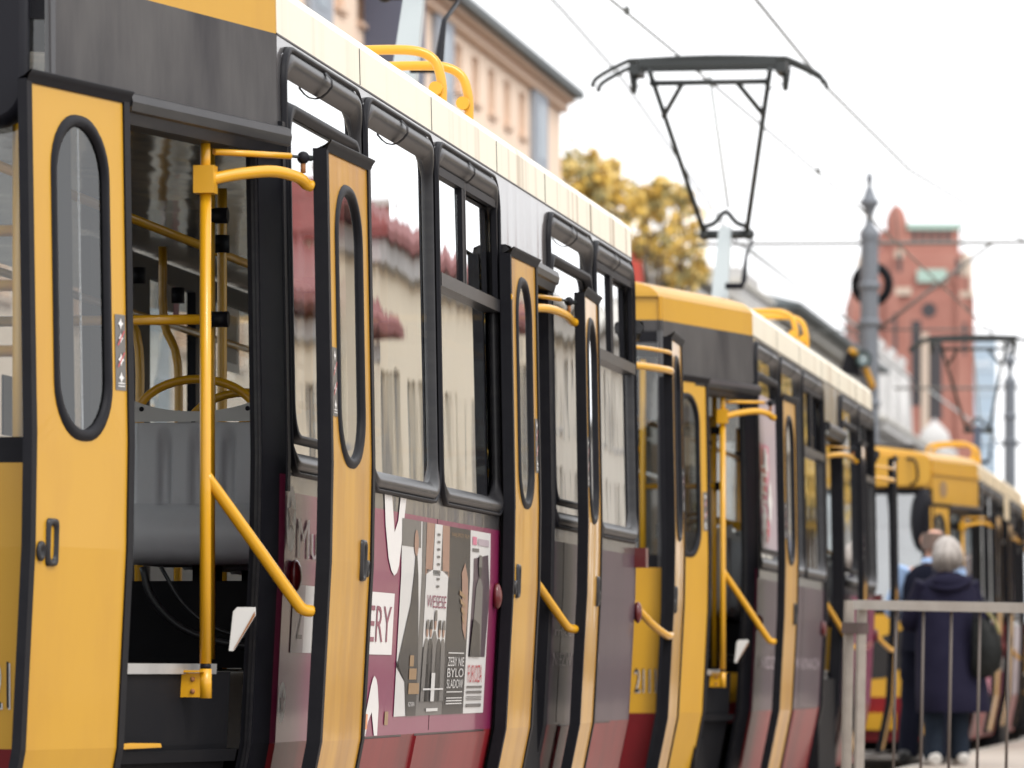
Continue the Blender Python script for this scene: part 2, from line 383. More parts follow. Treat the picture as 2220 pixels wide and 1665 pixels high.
def leaf(car, ox, oy, ang, flip, W=.665, z0=.40, z1=2.55, ymat=None, sticker=True, glassm=None, zk=1.0):
    """open door leaf; ox,oy = near end, ang = degrees it turns away from the track side, flip puts the handle on the far stile"""
    ymat = ymat or YELD
    base = Seg((ox, oy), (math.sin(R(ang)), math.cos(R(ang))))
    def s(t, z, d=0.0): return base(t, .95 + (z - .95)*zk, d)
    hole = (.15, .50 if W > .63 else .475, 1.60, 2.47, .155)
    if flip: hole = (.13, .50, 1.60, 2.455, .17)
    p = MB()
    wall(p, s, .03, W - .035, z0, 1.55, ymat); wall_hole(p, s, .03, W - .035, 1.55, z1 - .008, hole, ymat)
    wall(p, s, .03, W - .035, z0, 1.55, DARK, -.018); wall_hole(p, s, .03, W - .035, 1.55, z1 - .008, hole, DARK, -.018)
    o = p.build("door_leaf", car)
    q = MB()
    sd_ = .022 if W < .615 else .036
    column(q, s, 0, .03, -sd_, .006, z0 - .02, z1, RUB); column(q, s, W - .035, W, -.022, .006, z0 - .02, z1, RUB)
    column(q, s, .03, W - .035, -.02, .004, z0 - .02, z0, RUB)
    # top lip flares outwards
    rows = [[s(t, z, d) for t in (0, W*.5, W)] for z, d in ((z1 - .010, .004), (z1 - .0, .009), (z1 + .010, .013), (z1 + .022, .022), (z1 + .025, .02), (z1 + .01, .0), (z1 - .0, -.022))]
    q.grid(rows, RUB)
    q.build("edge_seal", o)
    g = MB(); rows = []
    for f, d in ((-.010, .001), (-.004, .007), (.010, .009), (.020, .004), (.022, -.012)):
        rows.append([s(t, z, d) for t, z in rrect(hole[0] + f, hole[1] - f, hole[2] + f, hole[3] - f, hole[4] - max(0, f)*.6, 8)])
    g.grid(rows, RUB, closed=True); g.build("window_gasket", o)
    gl = MB(); gl.face([s(t, z, -.005) for t, z in rrect(hole[0] + .01, hole[1] - .01, hole[2] + .01, hole[3] - .01, .16, 8)], glassm or GLASSD); gl.build("pane", o)
    ht = (.13 if not flip else W - .15)
    h = MB(); rr = [[s(t, z, d) for t, z in rrect(ht - .032 + i, ht + .032 - i, 1.245 + i, 1.375 - i, .014, 3)] for i, d in ((0, .001), (.002, .009), (.008, .012), (.016, .008), (.018, -.012))]
    h.grid(rr, RUBG, closed=True); h.face(rr[-1], BLK)
    h.build("handle", o)
    k = MB(); lt = ht - .065 if not flip else ht + .06
    k.grid([[s(lt + r*math.cos(2*math.pi*i/14), 1.285 + r*1.25*math.sin(2*math.pi*i/14), d) for i in range(14)] for r, d in ((.022, .001), (.022, .008), (.014, .011), (.008, .004), (.001, .004))], RUBG, closed=True)
    k.build("lock", o)
    if sticker:
        st = MB(); a, b = ((W - .105, W - .042) if not flip else (.042, .112))
        decal(st, s, rect(a, b, 1.74, 1.95), INKG, .002)
        m = (a + b)/2
        for z, rr_ in ((1.925, .016), (1.885, .014), (1.825, .018), (1.775, .016)):
            decal(st, s, star(m, z, rr_, 4, .5), WHT, .004)
        for z in (1.885, 1.825):
            decal(st, s, [(a + .008, z - .02), (a + .014, z - .022), (b - .008, z + .02), (b - .014, z + .022)], REDV, .005)
        for z in (1.75, 1.758): decal(st, s, rect(a + .012, b - .012, z, z + .003), WHT, .004)
        st.build("warning_sticker", o)
    return o, s

def pole_set(car, px, py, lx, ly, bracket=True):
    """yellow door pole with the two swing arms and the slanted rail that carry the far leaf"""
    p = MB(); p.tube([(px, py, .985), (px, py, 1.5), (px, py, 2.38)], .0168, YTUBE, 12)
    p.tube([(px, py, 2.38), (px, py, 2.515)], .015, YTUBE, 10)
    o = p.build("door_pole", car)
    if bracket:
        b = MB(); b.tube([(px, py, .885), (px, py, .97)], .0185, YTUBE, 12)
        b.box(px - .112, px - .012, py - .012, py - .004, .888, .958, YTUBE)
        b.box(px - .125, px - .0, py - .03, py + .002, .960, .966, YTUBE)
        for dx in (-.095, -.035):
            for z in (.905, .94): b.lathe(0, 0, [(0, 0)], RUST, 3) if False else b.ball((px + dx, py - .014, z), .0075, RUST, 6)
        b.tube([(px, py, .97), (px, py, .985)], .016, BLK, 10)
        b.build("pole_bracket", o)
    c = MB(); c.box(px - .03, px + .03, py - .03, py + .03, 2.345, 2.425, YTUBE); c.build("pole_clamp", o)
    dx, dy = lx - px, ly - py
    def P(f, z, o=0): return (px + dx*f + .02*o, py + dy*f, z)
    a = MB(); a.tube(smooth_path([(px, py, 2.383), P(.22, 2.405, 1), P(.5, 2.42, 2), P(.8, 2.41, 1), P(.95, 2.393), P(1.0, 2.388)], 6), .0175, YTUBE, 12)
    a.build("swing_arm", o)
    r = MB(); r.tube([P(.08, 2.468), P(.80, 2.472)], .0095, YTUBE, 10)
    r.tube([P(.80, 2.472), P(.9, 2.471)], .005, STEEL, 8)
    q = P(.92, 2.47); r.ball(q, .019, BLK, 8); r.tube([q, P(1.0, 2.47)], .009, STEEL, 8)
    r.tube([(q[0], q[1], q[2] - .015), (q[0], q[1], q[2] - .045)], .008, RUST, 6)
    r.build("steering_rod", o)
    s = MB(); s.tube(smooth_path([P(0, 1.53), P(.18, 1.455), P(.5, 1.318), P(.84, 1.172), P(.92, 1.145), P(1.0, 1.14)], 6), .018, YTUBE, 12)
    s.build("slanted_rail", o)
    return o

def seat(car, x0, x1, y, z=0.0):
    """shell seat seen from behind; its back plane stands at y"""
    m = MB(); n = 50; rows = []
    w = x1 - x0
    for zz, bulge in ((1.30, -.02), (1.315, .03), (1.345, .055), (1.39, .062), (1.43, .055), (1.465, .03), (1.485, .008), (1.49, -.004), (1.495, -.008), (1.53, -.012), (1.60, -.014), (1.68, -.016), (1.72, -.017), (1.748, -.018)):
        r = []
        for i in range(n + 1):
            f = i / n
            g = 0
            if zz > 1.488:
                for c in (.26, .5, .74):
                    q = abs(f - c)
                    if q < .06 and zz < 1.70: g = .034 * math.cos(q/.06*math.pi/2)**.5
            e = .03 * (max(0, abs(f - .5) - .42)/.08)**2
            r.append((x0 + w*f, y - bulge + g + e, zz + z))
        rows.append(r)
    m.grid(rows, SEAT)
    m.box(x0 + .02, x1 - .02, y + .02, y + .44, 1.30 + z, 1.35 + z, SEAT)
    o = m.build("seat", car)
    t = MB(); up = []; lo = []
    for i in range(n + 1):
        f = i / n; c = (2*f - 1)
        up.append((x0 - .01 + (w + .02)*f, y - .0, 1.782 + .045*abs(c)**2.2 + z)); lo.append((x0 - .01 + (w + .02)*f, y - .0, 1.75 + z))
    back = [(p[0], p[1] + .03, p[2]) for p in up]
    t.grid([lo, up, back], SEATT, sm=False)
    for f in (.1, .9): t.ball((x0 + w*f, y - .002, 1.79 + z), .008, BLK, 6)
    t.build("back_trim", o)
    h = MB(); cx = (x0 + x1)/2; rr = w*.46
    h.tube([(cx + rr*math.cos(a), y + .035, 1.76 + z + .125*math.sin(a)) for a in [math.pi*i/18 for i in range(19)]], .014, YTUBE, 10)
    h.build("grab_arc", o)
    l = MB(); l.box(cx - .04, cx + .04, y + .16, y + .24, .97 + z, 1.30 + z, DARK); l.build("seat_leg", o)
    return o

def pantograph(car, y0, h, armm=None):
    e = bpy.data.objects.new("pantograph", None); COL.objects.link(e); e.parent = car
    x = -1.2; kz = 4.26 + (h - 5.44)*.55; ky = y0 + .75; hy = y0 - .35
    b = MB(); b.box(x - .5, x + .5, y0 - .5, y0 + .5, 3.2, 3.26, STEEL)
    for dx in (-.45, .45):
        for dy in (-.45, .45): b.lathe(x + dx, y0 + dy, [(.0, 3.12), (.06, 3.12), (.04, 3.15), (.06, 3.18), (.04, 3.21), (0, 3.21)], RUB, 10)
    b.build("base_frame", e)
    l = MB(); A = Vector((x, y0, 3.2)); B = Vector((x, ky, kz + .06))
    rows = []
    for f in (0, .5, 1):
        p = A.lerp(B, f); w = .075 - .03*f; t = .06 - .02*f
        rows.append([p + Vector((-w, -t, 0)), p + Vector((w, -t, 0)), p + Vector((w, t, 0)), p + Vector((-w, t, 0))])
    l.grid(rows, armm or PGREY, closed=True, sm=False); l.face(rows[-1], armm or PGREY)
    l.build("lower_arm", e)
    k = MB(); w = .155
    k.tube([(x - w, ky, kz), (x + w, ky, kz)], .035, STEEL, 10)
    k.tube(smooth_path([(x - w, ky, kz + .06), (x - .08, ky, kz + .09), (x, ky, kz + .17), (x + .08, ky, kz + .09), (x + w, ky, kz + .06)], 4), .02, STEEL, 8)
    k.ball((x + w + .02, ky, kz), .045, STEEL, 6); k.ball((x - w, ky, kz), .045, STEEL, 6)
    k.tube([(x + .11, y0 + .26, 3.82), (x + .17, y0 + .26, 3.82)], .024, BLK, 8)
    k.tube([(x + .05, y0 + .26, 3.82), (x + .17, y0 + .26, 3.82), (x + .185, y0 + .28, 3.86), (x + .19, y0 + .4, 4.06), (x + .2, ky, kz - .05)], [.024, .024, .022, .012, .012], BLK, 8)
    k.build("knee_joint", e)
    u = MB(); tw = .44; tz = h - .12
    for sx in (-1, 1):
        u.tube([(x + sx*w, ky, kz), (x + sx*tw, hy, tz + .06)], .021, STEEL, 8)
        f = .76; px_ = x + sx*(w + (tw - w)*f); py_ = ky + (hy - ky)*f; pz_ = kz + (tz - kz)*f
        u.tube([(px_, py_, pz_), (x + sx*.2, hy, tz - .035)], .02, STEEL, 8)
    u.tube([(x - tw, hy, tz - .03), (x + tw, hy, tz - .03)], .022, STEEL, 8)
    u.build("upper_arm", e)
    r = MB(); r.tube([(x + .02, ky, kz + .2), (x, hy, tz + .02)], .011, PGREY, 6); r.build("guide_rod", e)
    c = MB()
    for dy in (-.16, .16):
        pts = smooth_path([(x - .84, hy + dy, h - .19), (x - .80, hy + dy, h - .12), (x - .6, hy + dy, h - .015), (x - .5, hy + dy, h), (x, hy + dy, h + .015), (x + .5, hy + dy, h), (x + .6, hy + dy, h - .015), (x + .80, hy + dy, h - .12), (x + .84, hy + dy, h - .19)], 4)
        c.tube(pts, .018, STEEL, 8)
        c.box(x - .5, x + .5, hy + dy - .02, hy + dy + .02, h - .05, h + .0, STEEL)
    for sx in (-1, 1):
        c.box(x + sx*.53 - .04, x + sx*.53 + .04, hy - .17, hy + .17, h - .10, h - .02, STEEL)
        c.tube([(x + sx*.56, hy, h - .06), (x + sx*.55, hy, h - .22)], [.035, .02], STEEL, 8)
        c.tube(smooth_path([(x + sx*.54, hy, h - .18), (x + sx*.49, hy, h - .17), (x + sx*.43, hy, h - .22)], 4), .005, STEEL, 5)
    c.build("contact_head", e)
    return e

def roof_guard(car, ya):
    for y, xx in ((ya, -.14), (ya + .52, -.12)):
        g = MB()
        g.tube(smooth_path([(xx - .45, y - .06, 3.10), (xx - .42, y - .06, 3.23), (xx - .15, y - .03, 3.255), (xx - .03, y, 3.23), (xx + .01, y, 3.14), (xx + .01, y, 3.0)], 6), .0185, YTUBE, 12)
        g.tube([(xx - .005, y - .05, 3.11), (xx - .005, y - .005, 3.11)], .025, YTUBE, 14)
        g.build("roof_guard", car)

def build_car(Y0, label, near=False, opts=None):
    o = dict(leaves="ABbC", side='grey', roofm=CREAM, tap='black', panto=9.0, ph=5.405, film=None, art=None, number=None, guard=3.80, interior=True, mirror=False, cab=False)
    o.update(opts or {})
    car = empty("tram_car", (0, Y0, 0), label, "tram", "tram cars standing in line at the stop")
    # ---------------- skin
    b = MB()
    low = o['lower'] if 'lower' in o else WRAP
    lowg = o.get('lowerg', WRAPG)
    for seg, L in ((S_MAIN, False), (L_MAIN, True)):
        up = LINE if L else GREY
        edges = [0, 1.445, 2.905, 4.45] ; edges2 = [5.77, 7.22, MAIN]
        for (a, c), (h0, h1) in zip(list(zip(edges, edges[1:])) + list(zip(edges2, edges2[1:])), WIN):
            wall_hole(b, seg, a, c, 1.50, WZ1 + .01, (h0 + .005, h1 - .005, WZ0 + .005, WZ1 - .005, .125), up)
        if L:
            wall_hole(b, seg, 4.45, 5.77, 1.50, WZ1 + .01, (4.55, 5.67, WZ0 + .005, WZ1 - .005, .125), up)
            wall(b, seg, 0, MAIN, .33, 1.50, LINE)
            wall(b, seg, 0, MAIN, WZ1 + .01, 2.86, LINE); wall(b, seg, 0, MAIN, 2.86, 2.985, o['roofm'])
        else:
            beige = o['side'] == 'beige'
            wall(b, seg, 0, 4.45, WZ1 + .01, 2.86, BEIGE if beige else GREY); wall(b, seg, 5.77, MAIN, WZ1 + .01, 2.86, BEIGE if beige else GREY)
            wall(b, seg, 4.45, 5.77, 2.56, 2.86, BEIGE if beige else GREY)
            wall(b, seg, 0, MAIN, 2.86, 2.985, o['roofm'])
            wall(b, seg, .05, 4.45, .75, 1.50, low); wall(b, seg, 5.77, MAIN, .75, 1.50, lowg)
            wall(b, seg, 0, .05, .75, 1.50, BURG)
            wall(b, seg, 0, 4.45, .33, .75, REDP); wall(b, seg, 5.77, MAIN, .33, .75, REDP)
    for seg, face, L, end in ((S_NEAR, S_FACE, False, -1), (L_NEAR, L_FACE, True, -1), (S_FAR, S_FACER, False, 1), (L_FAR, L_FACER, True, 1)):
        a, c = (-TL, 0) if end < 0 else (0, TL)
        ym = YEL
        zt = 2.55 if o['tap'] == 'yellow' else 2.86
        wall(b, seg, a, c, zt, 2.985, ym)
        if zt > 2.6 and not (L and end > 0): wall(b, seg, a, c, 2.55, zt, GREYM)
        pil = .175
        if L:
            if end > 0:
                wall(b, seg, a, c, .33, 1.5, LINE); wall_hole(b, seg, a, c, 1.5, 2.86, (.08, TL - .08, 1.58, 2.72, .12), LINE)
            else: wall(b, seg, a, c, .33, 2.55, LINE)
        else:
            da, dc = (-TL + .12, -pil) if end < 0 else (pil, TL - .12)
            wall(b, seg, a, da, .33, 2.55, RUB) if end < 0 else wall(b, seg, dc, c, .33, 2.55, RUB)
            if end < 0:
                wall(b, seg, dc, c, .33, 2.55, RUB)
            else:
                wall(b, seg, a, da, .33, 2.55, RUB)
        # end face
        W = FACEW
        wall(b, face, 0, W, 2.86 if not o['cab'] else 2.72, 2.985, YEL if True else YEL)
        if o['cab']:
            pass
        else:
            wall(b, face, 0, W, 2.80, 2.86, GREYM)
        ztop = 2.72 if o['cab'] else 2.80
        wall(b, face, 0, .03 if not o['cab'] else .10, 1.53, ztop, GREY if not o['cab'] else BLK)
        wall(b, face, .03 if not o['cab'] else .10, W, 1.53, 1.60, RUB); wall(b, face, 0, W, .75, 1.53, YEL); wall(b, face, 0, W, .33, .75, REDP)
        wall(b, face, .03 if not o['cab'] else .10, W, ztop - .06, ztop, RUB)
    body = b.build("body", car)
    # ---------------- roof shell
    r = MB()
    st = [(-SC - .14*(.84), .0, 0), (-SC, 1.2 - TS*SC, 0), (0, 1.2, 0), (MAIN, 1.2, 0), (MAIN + SC, 1.2 - TS*SC, 0), (MAIN + SC + .14*.84, 0, 0)]
    prof = ((0, 2.985), (.012, 3.01), (.05, 3.04), (.15, 3.07), (.45, 3.11), (1.2, 3.15))
    rows = []
    for y, hw, _ in st:
        k = []
        for i, z in prof: k.append((-1.2 + max(0, hw - i - (-xs(2.985))), y, z if hw > 0 else min(z, 2.985 + (z - 2.985)*1)))
        for i, z in reversed(prof[:-1]): k.append((-1.2 - max(0, hw - i - (-xs(2.985))), y, z))
        rows.append(k)
    for i in range(len(rows) - 1):
        r.grid([rows[i], rows[i+1]], o['roofm'] if i == 2 else YEL, sm=False)
    r.build("roof", car)
    piece0 = MB(); column(piece0, S_MAIN, 0, MAIN, 0, .003, 2.858, 2.863, RUBG); piece0.build("roof_seam", car)
    for t_ in (1.445, 2.905, 4.46, 5.79, 7.22):
        piece0 = MB(); column(piece0, S_MAIN, t_ - .002, t_ + .002, 0, .002, 2.866, 2.984, RUBG); piece0.build("roof_seam", car)
    for t_, za in ((2.905, .76), (7.22, .76), (6.2, .76)):
        piece0 = MB(); column(piece0, S_MAIN, t_ - .0015, t_ + .0015, 0, .0015, za, 1.50, INK); piece0.build("panel_seam", car)
    # ---------------- floor, ceiling, stairwells
    f = MB()
    f.face([(-2.36, 0, .97), (-.06, 0, .97), (-.06, MAIN, .97), (-2.36, MAIN, .97)], DARK)
    f.face([(-2.0, -1.4, .97), (-.43, -1.4, .97), (-.09, -.02, .97), (-2.36, 0, .97)], DARK)
    f.face([(-2.36, MAIN, .97), (-.06, MAIN, .97), (-.42, MAIN + SC, .97), (-2.0, MAIN + SC, .97)], DARK)
    f.build("floor", car)
    ns = S_NEAR
    def piece(name, fn, parent=None):
        q = MB(); fn(q); return q.build(name, parent or car)
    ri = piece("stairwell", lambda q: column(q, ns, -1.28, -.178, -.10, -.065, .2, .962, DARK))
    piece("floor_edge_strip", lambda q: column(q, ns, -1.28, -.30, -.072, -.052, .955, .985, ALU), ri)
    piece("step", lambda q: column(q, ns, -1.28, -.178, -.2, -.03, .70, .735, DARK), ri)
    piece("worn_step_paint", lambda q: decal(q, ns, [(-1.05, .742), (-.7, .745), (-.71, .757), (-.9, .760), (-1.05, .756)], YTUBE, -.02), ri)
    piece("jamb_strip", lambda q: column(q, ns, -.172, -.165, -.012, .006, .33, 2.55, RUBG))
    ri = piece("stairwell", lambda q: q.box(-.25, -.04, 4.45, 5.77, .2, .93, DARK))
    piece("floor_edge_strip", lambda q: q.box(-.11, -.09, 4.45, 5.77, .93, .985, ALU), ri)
    c = MB(); rows = []
    for i in range(31):
        y = -1.2 + (MAIN + 2.4)*i/30
        hw = 1.16 if 0 < y < MAIN else 1.16 - (.42 * (max(-y, y - MAIN)/1.4))
        rows.append([(-1.2 + hw*k/4, y, 2.70 - .03*abs(k/4)**2) for k in range(-4, 5)])
    c.grid(rows, CEIL); c.build("ceiling", car)
    # ---------------- pillars at the doors, gutter rails
    piece("door_pillar", lambda q: column(q, S_NEAR, -.165, -.045, -.03, .010, .36, 2.55, RUB))
    piece("pillar_panel", lambda q: (column(q, S_NEAR, -.045, .0, -.02, .008, .75, 1.55, BURG), column(q, S_NEAR, -.045, .0, -.02, .008, 1.551, 2.55, RUB), column(q, S_NEAR, -.045, .0, -.02, .008, .36, .749, REDP)))
    piece("door_pillar", lambda q: column(q, S_MAIN, .002, .045, -.03, .014, 1.50, 2.60, RUB))
    for t0, t1 in ((4.43, 4.50), (5.70, 5.80)): piece("door_pillar", lambda q: column(q, S_MAIN, t0, t1, -.06, .018, .36, 2.56, RUB))
    for seg, t0, t1, z in ((S_NEAR, -1.07, -.02, 2.55), (S_MAIN, 4.45, 5.79, 2.56), (S_FAR, .02, 1.3, 2.55)):
        g = MB()
        rows = [[seg(t0, z + dz, d), seg(t1, z + dz, d)] for dz, d in ((.03, 0), (.03, .03), (.022, .05), (0, .055), (-.025, .05), (-.03, .04), (-.06, .03), (-.06, -.05))]
        g.grid(rows, RUBG, sm=False)
        for t in (t0, t1): g.face([seg(t, z + dz, d) for dz, d in ((.03, 0), (.03, .03), (0, .055), (-.03, .04), (-.03, 0))], RUBG)
        g.build("gutter_rail", car)
    # ---------------- windows
    for i, (t0, t1) in enumerate(WIN):
        window(car, S_MAIN, t0, t1, hopper=i in (2, 4), inner=i in (0, 3), film=o['film'] if i == 0 else None)
    for i, (t0, t1) in enumerate(WIN + [(4.5, 5.72)]):
        window(car, L_MAIN, t0, t1, hopper=False, left=True)
    for face in (S_FACE, L_FACE, S_FACER, L_FACER):
        zt = 2.66 if o['cab'] else 2.74
        piece("end_window", lambda q: q.face([face(.03 if not o['cab'] else .10, 1.6, -.01), face(FACEW, 1.6, -.01), face(FACEW, zt, -.01), face(.03 if not o['cab'] else .10, zt, -.01)], GLASSC if o['cab'] else GLASSL))
    piece("end_window", lambda q: q.face([L_FAR(t, z, -.01) for t, z in rrect(.1, TL - .1, 1.6, 2.7, .12)], GLASSL))
    # ---------------- door leaves and their arms
    L = o['leaves']
    if 'a' not in L:
        k = o.get('near_leaf', .04); leaf(car, -.3825 + .247*k, -1.702 + .969*k, 14.3, False, W=.612 if near else .65, ymat=YEL, glassm=GLASSN)
    if 'A' in L: leaf(car, .173, -.18, 1.75, True, W=.645, zk=.969)
    if 'B' in L: leaf(car, .055, 4.36, .9, False)
    if 'b' in L: leaf(car, .131, 5.92, -2.0, True, W=.65, zk=.9755)
    if 'C' in L: leaf(car, .09, 9.38, -2.0, False)
    pole_set(car, -.143, -.455, .118, -.178)
    pole_set(car, -.12, 5.15, .082, 5.922, bracket=False)
    for z, rr in ((2.47, .010), (2.385, .0175)):
        piece("leaf_arm", lambda q: q.tube(smooth_path([(-.09, 8.78, z), (-.0, 8.95, z), (.07, 9.25, z), (.075, 9.38, z)], 4), rr, YTUBE, 10))
        if 'B' in L: piece("leaf_arm", lambda q: q.tube(smooth_path([(-.0, 4.46, z), (.03, 4.42, z), (.035, 4.362, z)], 4), rr, YTUBE, 10))
    piece("leaf_arm", lambda q: q.tube(smooth_path([(-.06, 8.75, 1.32), (.02, 9.0, 1.2), (.07, 9.25, 1.14), (.075, 9.38, 1.14)], 4), .018, YTUBE, 10))
    # ---------------- interior
    if o['interior']:
        for y in (.86, 1.66, 2.46, 3.26):
            seat(car, -.66, -.235, y)
        for y in (.7, 1.5, 2.3, 3.1, 4.0, 5.2, 6.1, 7.0, 7.9): seat(car, -2.30, -1.84, y)
        for y in (6.4, 7.25, 8.1): seat(car, -.66, -.235, y)
        rl = MB()
        for x in (-.72, -1.68):
            rl.tube([(x, -.9, 2.42), (x, 3, 2.42), (x, MAIN + .8, 2.42)], .016, YTUBE, 8)
        rl.build("ceiling_rail", car)
        for x, y in ((-1.25, 3.72), (-1.32, 4.75), (-.72, 4.3), (-.72, 6.0), (-1.9, 1.9), (-.66, 2.35)):
            gp = MB(); gp.tube(smooth_path([(x, y, .97), (x, y, 1.7), (x, y, 2.16), (x - .055 if x < -1 else x + .0, y, 2.33), (x - .06 if x < -1 else x, y, 2.62)], 4), .017, YTUBE, 10)
            gp.tube([(x, y, 2.40), (x, y, 2.46)], .026, BLK, 8); gp.build("grab_pole", car)
        hb = MB(); hb.tube([(-.95, .12, 2.02), (-.245, .12, 2.02)], .0155, YTUBE, 10); hb.tube([(-.245, .12, 2.02), (-.19, .12, 2.02)], .024, BLK, 10)
        hb.tube([(-.255, .16, 1.0), (-.255, .16, 2.6)], .0155, YTUBE, 10); hb.tube([(-.275, .16, 2.335), (-.2, .16, 2.335)], .024, BLK, 10)
        hb.build("wind_screen_rail", car)
        rw = MB()
        rw.tube([(-.48, -1.35, .97), (-.48, -1.35, 2.65)], .018, YTUBE, 10)
        for z in (1.84, 2.02, 2.17): rw.tube([(-1.9, -1.33, z), (-.48, -1.33, z)], .016, YTUBE, 10)
        rw.build("rear_window_rail", car)
        # underseat void: cable loop and dark box
        us = MB(); us.tube(smooth_path([(-.60, .80, 1.29), (-.57, .78, 1.2), (-.48, .75, 1.11), (-.36, .73, 1.06), (-.18, .73, 1.03)], 5), .012, RUBG, 8)
        us.tube(smooth_path([(-.54, .79, 1.29), (-.46, .77, 1.17), (-.34, .75, 1.09), (-.18, .75, 1.06)], 5), .007, RUBG, 8)
        us.box(-.9, -.14, .95, 1.3, .975, 1.25, DARK)
        us.build("under_seat_cable", car)
        wb = MB(); fp = [(-0.069, -0.418, 1.136), (-0.057, -0.417, 1.149), (-0.006, -0.409, 1.149), (-0.006, -0.409, 1.125), (-0.069, -0.418, 1.022), (-0.081, -0.42, 1.022)]
        bp = [(x + .001, y + .006, z) for x, y, z in fp]
        wb.face(fp, SEATT); wb.face(bp[::-1], SEATT)
        wb.grid([fp, bp], SEATT, closed=True, sm=False)
        wb.face([(fp[3][0] + .001, fp[3][1] - .003, fp[3][2]), (fp[4][0] + .001, fp[4][1] - .003, fp[4][2]), (fp[4][0] + .006, fp[4][1] - .003, fp[4][2] + .012), (fp[3][0] - .0, fp[3][1] - .003, fp[3][2] + .012)], RUST)
        wb.build("folded_bracket", car)
        cp = MB(); X0 = -1.74; X1 = -1.70
        for ya, yb in ((4.9, 6.0), (6.93, 7.36), (8.5, 9.3)): cp.box(X0, X1, ya, yb, .97, 2.68, BLK)
        for ya, yb in ((6.0, 6.93), (7.36, 8.5)): cp.box(X0, X1, ya, yb, 2.60, 2.68, BLK); cp.box(X0, X1, ya, yb, .97, 1.55, LINE)
        cpo = cp.build("cab_screen", car)
        for ya, yb in ((6.0, 6.93), (7.36, 8.5)):
            cp = MB(); cp.face([(-1.72, ya, 1.55), (-1.72, yb, 1.55), (-1.72, yb, 2.6), (-1.72, ya, 2.6)], GLASSL); cp.build("pane", cpo)
        for ya, yb, za, zb, m_ in ((7.40, 7.86, 2.30, 2.585, WHT), (6.30, 6.44, 2.48, 2.59, INK), (6.45, 6.55, 2.46, 2.59, PINK)):
            cp = MB(); cp.box(-1.699, -1.694, ya, yb, za, zb, m_); cn = cp.build("notice", cpo)
            if m_ is WHT:
                cp = MB(); cp.box(-1.693, -1.689, 7.5, 7.78, 2.34, 2.55, INKG); cp.build("notice", cpo)
        sg = MB(); sg.box(-2.33, -2.32, 3.9, 4.35, 1.75, 2.25, WHT); sg.box(-2.318, -2.316, 4.0, 4.3, 1.85, 2.15, INKG)
        sg.box(-2.33, -2.32, 6.0, 6.3, 1.95, 2.2, INK); sg.build("window_notice", car)
    # ---------------- underframe
    u = MB()
    u.box(-2.15, -.25, -.9, MAIN + .9, .30, .60, DARK)
    for yb in (1.2, 7.4):
        u.box(-2.1, -.3, yb - .9, yb + .9, .22, .42, DARK)
    u.box(-1.3, -1.1, -2.35, -1.5, .42, .56, STEEL); u.box(-1.3, -1.1, MAIN + 1.5, MAIN + 2.3, .42, .56, STEEL)
    u.build("underframe", car)
    for yb in (.4, 2.0, 6.6, 8.2):
        w = MB()
        for x in (-.48, -1.92):
            w.tube([(x - .05, yb, .33), (x + .05, yb, .33)], .33, STEEL, 20)
        w.tube([(-1.92, yb, .33), (-.48, yb, .33)], .06, STEEL, 8)
        w.build("wheelset", car)
    # ---------------- lamps, stickers and trims
    for t, z, seg in ((.17, 1.25, S_MAIN), (4.29, 1.25, S_MAIN), (MAIN + .02, 1.24, S_MAIN)):
        m = MB(); p0 = seg(t, z, .012); m.ball(p0, (.02, .036, .05), REDL, 10); m.build("side_marker", car)
    tl = MB(); q = S_MAIN(MAIN - .05, 1.49, .0); tl.box(-.03, .05, MAIN - .06, MAIN + .04, 1.445, 1.535, REDL); tl.build("tail_lamp", car)
    for t0, t1 in ((1.40, 2.32), (6.3, 7.95), (2.6, 4.2)):
        fl = MB(); column(fl, S_MAIN, t0, t1, -.0, .010, .36, .742, REDP); decal(fl, S_MAIN, rect(t0, t1, .742, .75), INK, .002); fl.build("skirt_flap", car)
    om = MB(); column(om, S_MAIN, 1.475, 1.53, 0, .02, .775, .825, ORG); om.build("side_reflector", car)
    if o['art']: o['art'](car)
    if o['number']:
        nb = MB(); w = .0285*len(o['number']); nt_ = o.get('num_t', .04); zn = .862
        letter(nb, S_FACE, o['number'], nt_ + w - .004, nt_ - .004, zn - .004, zn + .124, WHT, .003)
        letter(nb, S_FACE, o['number'], nt_ + w, nt_, zn, zn + .128, INK, .005)
        nb.build("fleet_number", car)
    if o['guard'] is not None: roof_guard(car, o['guard'])
    if o['panto']: pantograph(car, o['panto'], o['ph'], o.get('armm'))
    return car

